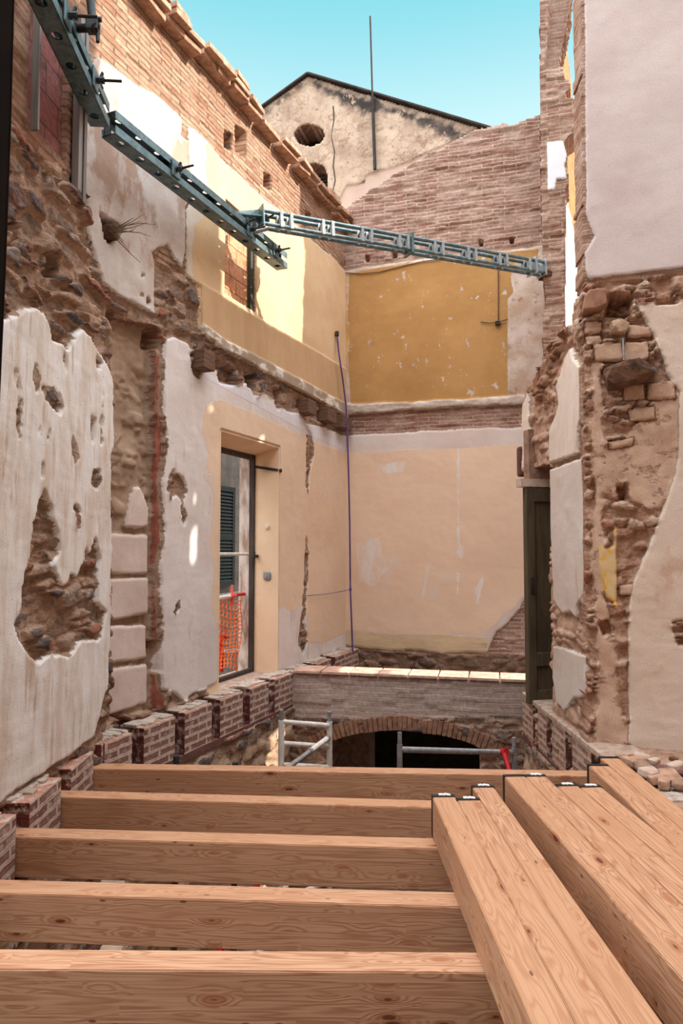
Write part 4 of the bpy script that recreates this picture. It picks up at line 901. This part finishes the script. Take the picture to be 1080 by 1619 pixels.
# scaffold tube and coupler sticking off the near waler
sb = thing('scaffold_coupler', 'short scaffold tubes joined by a coupler on the upper left waler', 'scaffold coupler', atY(110, 45, 4.0))
c0 = atY(107, 45, 3.98); c1 = atY(152, 44, 3.80)
MB().tube(c0, c1, .024, 14).build('stub_tube', m_rust, sb, smooth=True)
c2 = atY(147, 36, 3.82)
MB().tube(c2, atY(138, -40, 3.82), .024, 14).build('upright_tube', m_steel_d, sb, smooth=True)
MB().box(c2+Vector((0, 0, -.02)), (.07, .06, .07)).tube(c2+Vector((.03, 0, .0)), c2+Vector((.03, 0, -.12)), .012, 8).tube(c2+Vector((-.03, 0, .02)), c2+Vector((.05, 0, .02)), .016, 8).build('coupler', m_steel_d, sb, bevel=.006)
# ------------------------------------------------------------------ truss strut across the room
ta = WL.pt(412, 346, .30); tb = atY(858, 425, 8.43)
tr = thing('truss_strut', 'blue grey steel lattice strut spanning from the left wall to the right pier', 'truss', ta)
x = (tb-ta); L = x.length; x.normalize(); up = Vector((0, 0, 1)); z = (up-up.dot(x)*x).normalized(); y = z.cross(x)
HH, DD = .066, .05
MT = Matrix((x, y, z)).transposed()
for sz in (-1, 1):
    for sy in (-1, 1):
        MB().tube(ta+z*sz*HH+y*sy*DD, tb+z*sz*HH+y*sy*DD, .021, 12).build('chord', m_steel, tr, smooth=True)
m_plate = simple('pale_steel_plate', H(170, 178, 180), H(140, 148, 152), .5, .35, sc=20)
nn = 8
for i in range(nn):
    for dx in (-.055, .055):
        c = ta+x*(L*(i+.55)/nn+dx)
        MB().box(c-y*DD, (.035, .05, HH*2+.03), MT).build('cross_plate', m_plate, tr, bevel=.003)
        MB().box(c+y*DD, (.035, .05, HH*2+.03), MT).build('cross_plate', m_plate, tr, bevel=.003)
        MB().box(c, (.012, DD*2-.02, .05), MT @ Matrix.Rotation(.9, 3, 'X')).build('diagonal', m_steel_d, tr)
c = ta+x*L*.47
MB().box(c, (.03, DD*2+.09, HH*2+.1), MT).build('joint_plate', m_steel, tr, bevel=.003)
MB().box(ta, (.016, DD*2+.1, HH*2+.1), MT).build('end_plate', m_steel, tr, bevel=.003)
MB().box(tb-x*.02, (.016, DD*2+.08, HH*2+.08), MT).box(tb-x*.18, (.016, DD*2+.08, HH*2+.08), MT).build('end_plate', m_plate, tr, bevel=.003)
# cone and push rod on the left end
fn = ta-x*.34-z*.0
vs = [ta+z*(HH+.04), ta-z*(HH+.04), fn+z*.015, fn-z*.015]
MB().prism([(0, HH+.03), (0, -HH-.03), (-.30, -.02), (-.30, .02)], lambda p, k: ta+x*p[0]+z*p[1]+y*(.006 if k else -.006)).prism([(0, DD+.03), (0, -DD-.03), (-.30, -.02), (-.30, .02)], lambda p, k: ta+x*p[0]+y*p[1]+z*(.006 if k else -.006)).build('end_gusset', m_steel, tr)
MB().tube(fn+x*.06, WL.pt(352, 331, .24), .02, 12).build('push_rod', m_steel, tr, smooth=True)
cl = thing('tube_clamp', 'short grey tube and clamps fixing the truss end to the waler', 'clamp', WL.pt(415, 364, .3))
MB().tube(WL.pt(398, 368, .30), WL.pt(424, 361, .45), .022, 12).build('tube', m_galv, cl, smooth=True)
for (px, py) in ((421, 346), (405, 360), (391, 352)):
    c = WL.pt(px, py, .33); MB().box(c, (.06, .05, .05), R).tube(c, c+Vector((.08, -.03, .03)), .01, 8).tube(c-Vector((0, 0, .05)), c+Vector((0, 0, .05)), .012, 8).build('clamp', m_steel_d, cl, bevel=.005)
# anchor block the strut bears on
tag(rock('bearing_block', atY(862, 436, 8.47), (.07, .1, .05), m_dkstone, seed=8), 'dark broken brick under the right end of the lattice strut', 'brick')
# ------------------------------------------------------------------ door leaf at the right
m_door = simple('dark_olive_door', H(92, 78, 58), H(70, 58, 42), .6, sc=5, bump=.003, str_=(4, 4, .6))
Yd = 6.34
dl = hit(833, 1112, ZL); dp = Plane((dl.x, dl.y), (.98, .2), (.2, -.98))
dz1 = dp.uv(833, 771)[1]; DWD = .72
door = struct(MB().box(dp.w(DWD/2, (ZL+dz1)/2, -.0), (DWD, .045, dz1-ZL), Matrix.Rotation(dp.rot(), 3, 'Z')).build('door_1', m_door, bevel=.003))
Rd = Matrix.Rotation(dp.rot(), 3, 'Z'); hh = dz1-ZL
for nm, a, b in (('door_stile', (0, 0), (.085, hh)), ('door_stile', (DWD-.085, 0), (DWD, hh)), ('door_rail', (.085, hh-.13), (DWD-.085, hh)), ('door_rail', (.085, 0), (DWD-.085, .12)), ('door_rail', (.085, .33), (DWD-.085, .45))):
    MB().box(dp.w((a[0]+b[0])/2, ZL+(a[1]+b[1])/2, .03), (b[0]-a[0], .03, b[1]-a[1]), Rd).build(nm, m_door, door, bevel=.008)
MB().box(dp.w(.045, ZL+1.05, .05), (.03, .02, .14), Rd).build('door_lock', m_rust, door)
MB().box(dp.w(DWD/2, dz1+.04, .0), (DWD+.1, .1, .07), Rd).build('door_lintel', simple('pale_lintel', H(214, 190, 168), None, .9, bump=.006), door)
MB().box(dp.w(.42, dz1+.3, .0), (.78, .1, .45), Rd).build('door_head', m_stone, door)
MB().box(atY(825.5, 730, 6.55), (.085, .1, .29)).build('corbel', m_sockred, door, bevel=.02)
# room beyond the door: dark void
struct(MB().box((2.6, 6.1, -.4), (.1, 1.2, 2.4)).build('wall_behind_door', m_stone))
# ------------------------------------------------------------------ bits in the broken end of the cross wall
t_ = tag(MB().prism([KW.uv(*q) for q in ((920, 500), (922, 478), (930, 468), (956, 466), (957, 491), (940, 498))], lambda p, k: KW.w(p[0], p[1], .14 if k else -.1)).build('corbel_brick', simple('corbel_brick', H(166, 122, 96), H(136, 94, 72), .95, sc=10, bump=.01), bevel=.012),
         'projecting brown corbel block under the upper pale wall on the right', 'corbel')
c = KW.pt(991, 592, .03)
rk = rock('beam_stub', c, (.16, .16, .095), m_dkstone, seed=12, rotz=KW.rot()+.1, amp=.25); rk.rotation_euler = (.15, -.22, KW.rot())
tag(rk, 'dark charred beam stub jutting from the broken masonry on the right', 'beam end')
tag(MB().tube(KW.pt(985, 535, .07), KW.pt(986.5, 570, .08), .007, 8).build('hanging_rod', m_galv), 'thin grey rod hanging just above the dark charred stub', 'rod')
tag(rock('round_stone', KW.pt(978, 518, .03), (.06, .06, .05), simple('pale_round_stone', H(206, 176, 150), H(170, 138, 112), .95, bump=.02), seed=15), 'rounded pale stone lodged in the hollow above the hanging rod', 'stone')
t = thing('drain_pipe', 'short blue grey pipe end beside the dark charred stub', 'pipe', KW.pt(1030, 587, .05))
MB().tube(KW.pt(1032, 587, -.06), KW.pt(1029, 588, .06), .032, 16).build('pipe', simple('blue_grey_plastic', H(120, 134, 146), None, .5), t, smooth=True)
MB().tube(KW.pt(1030, 588, .058), KW.pt(1029, 588, .064), .026, 16).build('bore_shade_disc', m_shade, t)  # dark disc painted as the shaded hollow of the pipe
# ------------------------------------------------------------------ purple strap, cables, twigs
m_purple = simple('purple_strap', H(96, 74, 130), H(70, 54, 104), .7)
t = thing('hanging_strap', 'long purple strap hanging down the far left corner of the room', 'strap', WL.pt(533, 530, .08))
pts = [WL.pt(533, 530, .06), WL.pt(536, 560, .10), WL.pt(542, 600, .12), WL.pt(547, 640, .12)]+[atY(x_, y_, 9.25) for x_, y_ in ((549, 680), (551, 740), (553, 830), (554, 932), (556, 985), (557.5, 1030))]
MB().path(pts, .013, 6).build('webbing', m_purple, t, smooth=True)
MB().box(pts[0]+Vector((0, 0, .02)), (.05, .05, .07)).build('hook', m_rust, t, bevel=.01)
MB().box(pts[7], (.035, .035, .05)).build('knot', m_purple, t, bevel=.01)
MB().path([WL.pt(482, 942, .045), WL.pt(510, 940, .045), WL.pt(535, 936, .05), pts[7]], .004, 5).build('tie_line', m_purple, t)
m_cab = simple('dark_cable', H(110, 78, 52), H(86, 62, 44), .8)
tag(MB().path([BK.pt(x_, y_, .035) for x_, y_ in ((542, 431), (570, 433), (600, 430), (640, 420), (670, 413), (700, 409))], .007, 6).build('wall_cable', m_cab), 'thin dark cable sagging along the top of the ochre wall', 'cable')
tag(MB().path([BK.pt(x_, y_, .03) for x_, y_ in ((787, 400), (788, 440), (788, 470), (788, 508))], .008, 6).build('conduit', m_cab), 'thin vertical brown conduit on the right part of the ochre wall', 'conduit')
t = tag(MB().path([BK.pt(x_, y_, .04) for x_, y_ in ((760, 509), (775, 511), (788, 509), (803, 505))], .006, 6).box(BK.pt(787, 511, .04), (.06, .04, .05)).build('junction_box', m_rust), 'small dark junction with loose wires at the foot of the brown conduit', 'junction box')
m_twig = simple('dry_twig', H(104, 78, 62), None, .9)
t = thing('dry_plant', 'dry leafless plant rooted in the torn white plaster high on the left wall', 'plant', WL.pt(172, 370, .05))
rock('root_clump', WL.pt(172, 368, .02), (.07, .05, .06), m_dkstone, t, seed=21)
rnd = random.Random(4)
for (x1, y1) in ((228, 338), (222, 350), (232, 352), (246, 355), (215, 360), (238, 374), (205, 398), (222, 415), (195, 385), (210, 345)):
    p0 = WL.pt(174, 366, .06); p3 = WL.pt(x1, y1, rnd.uniform(.15, .32)); mid = (p0+p3)/2+Vector((rnd.uniform(0, .05), rnd.uniform(-.03, .03), rnd.uniform(-.03, .04)))
    pts = [p0, p0.lerp(mid, .6), mid.lerp(p3, .3), p3]
    MB().path(pts, [.005, .004, .003, .0015], 5).build('twig', m_twig, t)
# ------------------------------------------------------------------ timber
def wood_mat():
    m = bpy.data.materials.new('larch_timber'); m.use_nodes = True; t = m.node_tree; t.nodes.clear(); N = NT(t)
    tc = N.n('TexCoord'); oi = N.n('ObjectInfo')
    off = N.n('CombineXYZ', {0: N.m('MULTIPLY', oi.outputs['Random'], 37.), 1: N.m('MULTIPLY', oi.outputs['Random'], 3.1), 2: N.m('MULTIPLY', oi.outputs['Random'], 0.)})
    ob = tc.outputs['Object']; p = N.vm('ADD', ob, off.outputs[0]); s = N.n('SeparateXYZ', {0: ob})
    lam = N.m('FLOOR', N.m('DIVIDE', s.outputs[2], .0415))
    lamx = N.m('FLOOR', N.m('ADD', N.m('DIVIDE', s.outputs[0], 1.7), N.m('MULTIPLY', lam, .37)))
    rnd = N.n('TexWhiteNoise', {'Vector': N.n('CombineXYZ', {0: lam, 1: lamx, 2: oi.outputs['Random']}).outputs[0]}).outputs['Value']
    pl_ = N.vm('ADD', p, N.n('CombineXYZ', {0: N.m('MULTIPLY', rnd, 5.), 1: N.m('MULTIPLY', rnd, 3.), 2: N.m('MULTIPLY', rnd, 2.)}).outputs[0])
    kv = N.n('TexVoronoi', {'Vector': N.scl(pl_, (4.6, 13., 13.)), 'Scale': 1.0, 'Randomness': 1.}); kd = kv.outputs['Distance']
    kr = N.n('SeparateColor', {0: kv.outputs['Color']}).outputs[0]
    ksz = N.m('MULTIPLY', N.m('POWER', kr, 1.5), .22)
    infl = N.ss(kd, .55, .0)
    low = N.noise(N.scl(pl_, (.42, 8, 8)), 1.0, 3, .5)
    field = N.m('ADD', N.m('MULTIPLY', low, 26.), N.m('MULTIPLY', N.m('MULTIPLY', infl, kr), 4.5))
    ring = N.m('ADD', N.m('MULTIPLY', N.m('SINE', N.m('MULTIPLY', field, 5.0)), .5), .5)
    ring = N.m('POWER', ring, 2.2)
    fib = N.noise(N.scl(pl_, (2.5, 130, 130)), 1.0, 3, .6)
    c = N.mix(N.m('MULTIPLY', ring, .85), H(202, 156, 122), H(160, 110, 80))
    c = N.mix(N.m('MULTIPLY', N.ss(fib, .4, .7), .5), c, H(164, 108, 74))
    c = N.mix(N.m('MULTIPLY', rnd, .55), c, H(188, 140, 104))
    c = N.mix(N.m('MULTIPLY', N.ss(N.noise(p, 1.1, 4), .45, .7), .25), c, H(176, 118, 84))
    # knots
    halo = N.ss(N.m('SUBTRACT', kd, ksz), .11, .0)
    c = N.mix(N.m('MULTIPLY', halo, N.m('MULTIPLY', N.ss(kr, .25, .6), .65)), c, H(160, 96, 60))
    core = N.ss(N.m('SUBTRACT', kd, N.m('MULTIPLY', ksz, .62)), .02, -.02)
    c = N.mix(N.m('MULTIPLY', core, .9), c, H(92, 52, 34))
    k2 = N.n('TexVoronoi', {'Vector': N.scl(pl_, (9., 24., 24.)), 'Scale': 1.0}); k2r = N.n('SeparateColor', {0: k2.outputs['Color']}).outputs[1]
    k2m = N.m('MULTIPLY', N.ss(k2.outputs['Distance'], .17, .10), N.ss(k2r, .80, .84))
    c = N.mix(N.m('MULTIPLY', k2m, .85), c, H(104, 60, 40))
    # lamella joints
    fr = N.m('FRACT', N.m('DIVIDE', s.outputs[2], .0415)); j = N.ss(N.m('ABSOLUTE', N.m('SUBTRACT', fr, .5)), .485, .5)
    c = N.mix(N.m('MULTIPLY', j, .45), c, H(120, 76, 52))
    h = N.m('ADD', N.m('MULTIPLY', fib, .0008), N.m('MULTIPLY', ring, .0006))
    bs = N.n('BsdfPrincipled', {'Base Color': c, 'Roughness': .58, 'Specular IOR Level': .3, 'Normal': N.n('Bump', {'Strength': .8, 'Distance': 1., 'Height': h}).outputs[0]})
    N.L(bs.outputs[0], N.n('OutputMaterial').inputs[0]); return m
m_wood = wood_mat()
def beam_mesh(L, w, h, name):
    bm = bmesh.new(); bmesh.ops.create_cube(bm, size=1)
    for v in bm.verts: v.co = Vector(((v.co.x+.5)*L, (v.co.y+.5)*w, (v.co.z+.5)*h))
    bmesh.ops.bevel(bm, geom=list(bm.edges), offset=.004, segments=2, affect='EDGES', clamp_overlap=True)
    me = bpy.data.meshes.new(name); bm.to_mesh(me); bm.free(); me.materials.append(m_wood); return me
jl = ['farthest timber joist, right in front of the scaffold frames', 'second timber joist from the arch, left end beside a whitewashed brick pier',
      'middle one of the five timber joists', 'second nearest timber joist, sunny debris showing in the gap behind it', 'timber joist nearest the camera at the bottom of the floor']
for i, (p, d) in enumerate(joists):
    x0 = -1.86; x1 = 1.90
    p0 = p+d*((x0-p.x)/d.x); L = (x1-x0)/d.x
    o = bpy.data.objects.new('timber_joist', beam_mesh(L, JW, JH, 'timber_joist')); C.objects.link(o)
    ang = math.atan2(d.y, d.x); o.rotation_euler.z = ang
    yv = Vector((-math.sin(ang), math.cos(ang), 0))
    o.location = p0-yv*JW-Vector((0, 0, JH))
    tag(o, jl[i], 'beam', 'joists spanning the room')
SW, SH_ = .118, .205; ZS = ZJ+SH_+.003
m_cap = simple('black_beam_cap', H(30, 30, 32), H(22, 22, 24), .5)
m_tag = simple('white_paper', H(238, 238, 240), H(222, 222, 226), .6)
def bundle(far, near, ends, labels, group):
    a = hit(*far, ZS); b = hit(*near, ZS); d = (b-a); d.z = 0; d.normalize(); y = Vector((d.y, -d.x, 0)); y = y if y.x > 0 else -y
    for k, (ex, ey) in enumerate(ends):
        e = hit(ex, ey, ZS); s0 = (e-a).dot(d)
        st = a+d*s0+y*(k*(SW+.0015)); L = 4.0
        r = thing('stacked_beam', labels[k], 'beam', Vector((st.x, st.y, ZS-SH_)), group)
        ang = math.atan2(d.y, d.x)
        # local X along d, local Y to image left -> shift
        o = bpy.data.objects.new('timber', beam_mesh(L, SW, SH_, 'timber')); C.objects.link(o); o.parent = r
        yl = Vector((-math.sin(ang), math.cos(ang), 0)); sgn = 1 if yl.dot(y) > 0 else -1
        o.rotation_euler.z = ang; o.location = Vector((0, 0, 0)) if sgn > 0 else y*SW
        M = Matrix((d, y, Vector((0, 0, 1)))).transposed(); B0 = Vector(r.location)
        cp = MB(); lp = .028; th = .006
        cp.box(B0+d*(-th/2)+y*SW/2+Vector((0, 0, SH_/2)), (th, SW+th, SH_+th), M)
        cp.box(B0+d*(lp/2-.004)+y*SW/2+Vector((0, 0, SH_+th/2-.001)), (lp, SW+th*.2, th), M)
        cp.box(B0+d*(lp/2-.004)+y*(-th/2+.0025)+Vector((0, 0, SH_/2)), (lp, th, SH_), M)
        if k == len(ends)-1: cp.box(B0+d*(lp/2-.004)+y*(SW+th/2)+Vector((0, 0, SH_/2)), (lp, th, SH_), M)
        cp.build('end_cap', m_cap, r, bevel=.001)
        if k not in SKIPTAG.get(group, ()):
            mb = MB(); n = 6; z0 = SH_+.008
            for i in range(n):
                yy = SW*(.30+.5*i/n); mb.box(B0+d*(.006+.002*math.sin(i*1.9))+y*(yy+.005)+Vector((0, 0, z0+.002*math.sin(i*2.3))), (.022, SW*.5/n*1.15, .004), M)
            mb.build('paper_tag', m_tag, r)
SKIPTAG = {'beams of the middle bundle': (0,), 'beams of the right bundle': (0, 1)}
bundle((683, 1258), (842, 1619), [(683, 1258), (721, 1263), (742, 1243)], ['leftmost stacked beam, its black capped end lowest beside a joist', 'stacked beam with the shortest reach, second in the left bundle', 'right beam of the left bundle, its capped end poking farthest'], 'beams of the left bundle')
bundle((796, 1226), (1080, 1550), [(796, 1226), (827, 1226), (875, 1241), (910, 1243)], ['left beam of the middle bundle, untagged black cap, knotty side facing the gap', 'second beam of the middle bundle, end flush with the untagged one', 'third beam of the middle bundle, end set back with a white tag', 'right beam of the middle bundle, end set back beside the rubble side'], 'beams of the middle bundle')
bundle((928, 1208), (1080, 1352), [(928, 1209), (945, 1197)], ['left beam of the pair nearest the rubble ledge at right', 'outermost beam at right, lying beside the rubble ledge'], 'beams of the right bundle')
# ------------------------------------------------------------------ scaffold frames in the lower room
sf = thing('ladder_scaffold', 'white scaffold ladder frame standing before the left side of the brick arch', 'scaffold', Vector((-.5, 6.1, ZG)))
pa, pb = atY(445, 1122, 6.0), atY(521, 1125, 6.35)
for p in (pa, pb):
    MB().tube(Vector((p.x, p.y, ZG)), p-Vector((0, 0, .09)), .026, 14).build('upright', m_white, sf, smooth=True)
    MB().tube(p-Vector((0, 0, .1)), p, .019, 12).build('spigot', m_galv, sf, smooth=True)
for y0, y1 in ((1141, 1147), (1175, 1180), (1209, 1213)):
    MB().tube(atY(445, y0, 6.0), atY(521, y1, 6.35), .021, 12).build('rung', m_white, sf, smooth=True)
for i in range(3): MB().tube(Vector((pa.x, pa.y, -2.6-i*.4)), Vector((pb.x, pb.y, -2.6-i*.4)), .021, 10).build('rung', m_white, sf, smooth=True)
br = thing('scaffold_brace', 'diagonal tube, white above and grey below, clipped to the scaffold frame', 'brace', atY(466, 1212, 5.5))
q0, q1 = atY(517, 1168, 6.28), atY(490, 1188, 5.9); q2 = q1+(q1-q0)*2.6
MB().tube(q0, q1, .024, 12).build('outer_tube', m_white, br, smooth=True); MB().tube(q1, q2, .02, 12).build('inner_tube', m_galv, br, smooth=True)
MB().tube(q1-(q1-q0)*.05, q1+(q1-q0)*.05, .03, 12).build('collar', m_galv, br, smooth=True); MB().tube(q0-(q1-q0)*.06, q0+(q1-q0)*.02, .03, 12).build('collar', m_galv, br, smooth=True)
s2 = thing('ladder_scaffold', 'grey scaffold frame standing before the dark opening of the arch', 'scaffold', Vector((.9, 6.3, ZG)))
pa, pb = atY(632, 1158, 6.0), atY(813, 1166, 6.5)
for p, r in ((pa, .024), (pb, .026)):
    MB().tube(Vector((p.x, p.y, ZG)), p-Vector((0, 0, .1)), r, 14).build('upright', m_galv, s2, smooth=True)
    MB().tube(p-Vector((0, 0, .12)), p, r*.78, 12).build('spigot', m_galv, s2, smooth=True)
MB().tube(atY(632, 1185, 6.0), atY(813, 1190, 6.5), .026, 14).build('ledger', m_galv, s2, smooth=True)
MB().tube(Vector((pa.x, pa.y, -2.9)), Vector((pb.x, pb.y, -2.9)), .024, 14).build('ledger', m_galv, s2, smooth=True)
rs = thing('red_brace', 'red tube hooked on the grey scaffold frame near its right post', 'brace', atY(803, 1213, 6.35))
MB().tube(atY(796, 1188, 6.4), atY(796, 1188, 6.4)+(atY(804, 1214, 6.3)-atY(796, 1188, 6.4))*6, .024, 12).build('tube', m_red, rs, smooth=True)
MB().tube(atY(793, 1189, 6.44), atY(801, 1189, 6.38), .034, 12).build('hook', m_red, rs, smooth=True)
for (px, py), lb in (((279, 1195), 'short dark tube top showing behind the farthest joist, left one'), ((372, 1205), 'short dark tube top behind the farthest joist, right one')):
    p = atY(px, py, 5.25)
    tag(MB().tube(Vector((p.x, p.y, ZG)), p, .024, 12).build('prop_tube', m_steel_d, smooth=True, origin=Vector((p.x, p.y, ZG))), lb, 'prop', 'prop tops behind the farthest joist')
# red props and boards lying in the lower room, glimpsed between joists
rnd = random.Random(9)
for i, (px, py) in enumerate(((408, 1397), (452, 1398), (350, 1500), (412, 1500))):
    p = hit(px, py, -3.3); d = Vector((.12, 1, 0)).normalized()
    tag(MB().tube(p-d*.5, p+d*.5, .03, 12).build('steel_prop', m_red if i % 2 == 0 else m_white, smooth=True, origin=p), 'tube prop lying in the lower room, glimpsed between joists', 'prop', 'props lying in the lower room')
# ------------------------------------------------------------------ right ledge and debris
m_rubtop = simple('rubble_bed', H(190, 154, 130), H(146, 108, 86), .97, sc=12, bump=.05)
bm = bmesh.new(); bmesh.ops.create_grid(bm, x_segments=60, y_segments=70, size=.5)
for v in bm.verts:
    X, Y = 1.72+(v.co.x+.5)*1.6, 2.0+(v.co.y+.5)*3.0
    v.co = Vector((X, Y, ZL+.005+.05*max(0, X-1.85)+mnoise.noise(Vector((X*5, Y*5, 0)))*.03+mnoise.noise(Vector((X*16, Y*16, 3)))*.018))
me = bpy.data.meshes.new('rubble_bed'); bm.to_mesh(me); bm.free(); me.materials.append(m_rubtop)
for p_ in me.polygons: p_.use_smooth = True
o = bpy.data.objects.new('trim_6', me); C.objects.link(o); struct(o)
struct(MB().box((2.5, 3.5, -2.5), (1.0, 3.0, 2.2)).build('wall_right_base', m_stone))
rnd = random.Random(21)
cols = [m_cop, m_stone, simple('pale_brick', H(206, 180, 162), H(176, 146, 126), .95, bump=.01), m_sockred, m_dkstone]
spots = [(1002, 1203, .12, .05), (1018, 1212, .16, .05), (1030, 1222, .14, .05), (1045, 1218, .1, .06), (1060, 1228, .12, .05), (1050, 1238, .10, .07), (1070, 1212, .07, .04), (1035, 1203, .09, .04), (990, 1198, .07, .04), (1065, 1200, .06, .03),
         (1015, 1198, .05, .03), (1074, 1240, .11, .05), (1040, 1232, .07, .04), (1076, 1222, .06, .03)]
for i, (px, py, s, h) in enumerate(spots):
    p = hit(px, py, ZL+.05)
    if i % 2 == 0:
        M = Matrix.Rotation(rnd.uniform(0, 3), 3, 'Z') @ Matrix.Rotation(rnd.uniform(-.25, .25), 3, 'X') @ Matrix.Rotation(rnd.uniform(-.2, .2), 3, 'Y')
        o = MB().box(p, (max(.1, s*1.15), .095, .045), M).build('loose_brick', cols[i % 4], origin=p, bevel=.008)
    else: o = rock('stone', p, (s*.5, s*.34, h*.5), cols[i % 5], seed=30+i, rotz=rnd.uniform(0, 3), amp=.12 if i % 2 == 0 else .3, sub=2)
    tag(o, 'broken brick lying on the rubble ledge at right' if i % 2 == 0 else 'stone lying on the rubble ledge at right', 'brick' if i % 2 == 0 else 'stone', 'broken bricks on the right ledge' if i % 2 == 0 else 'stones on the right ledge')
# ------------------------------------------------------------------ dark post beside the camera
q = [atY(-75, -260, .8), atY(31, -260, .8), atY(19, 200, .8), atY(11, 420, .8), atY(1, 640, .8), atY(-46, 1950, .8), atY(-150, 1950, .8)]
tag(MB().prism([(p.x, p.z) for p in q], lambda p, k: Vector((p[0]*(1.2 if k else 1), .8+(.10 if k else 0), p[1]))).build('foreground_post', simple('dark_brown_post', H(50, 40, 34), H(40, 32, 28), .85, spec=.1), bevel=.004),
    'dark brown post edge close to the camera along the upper left border', 'post')
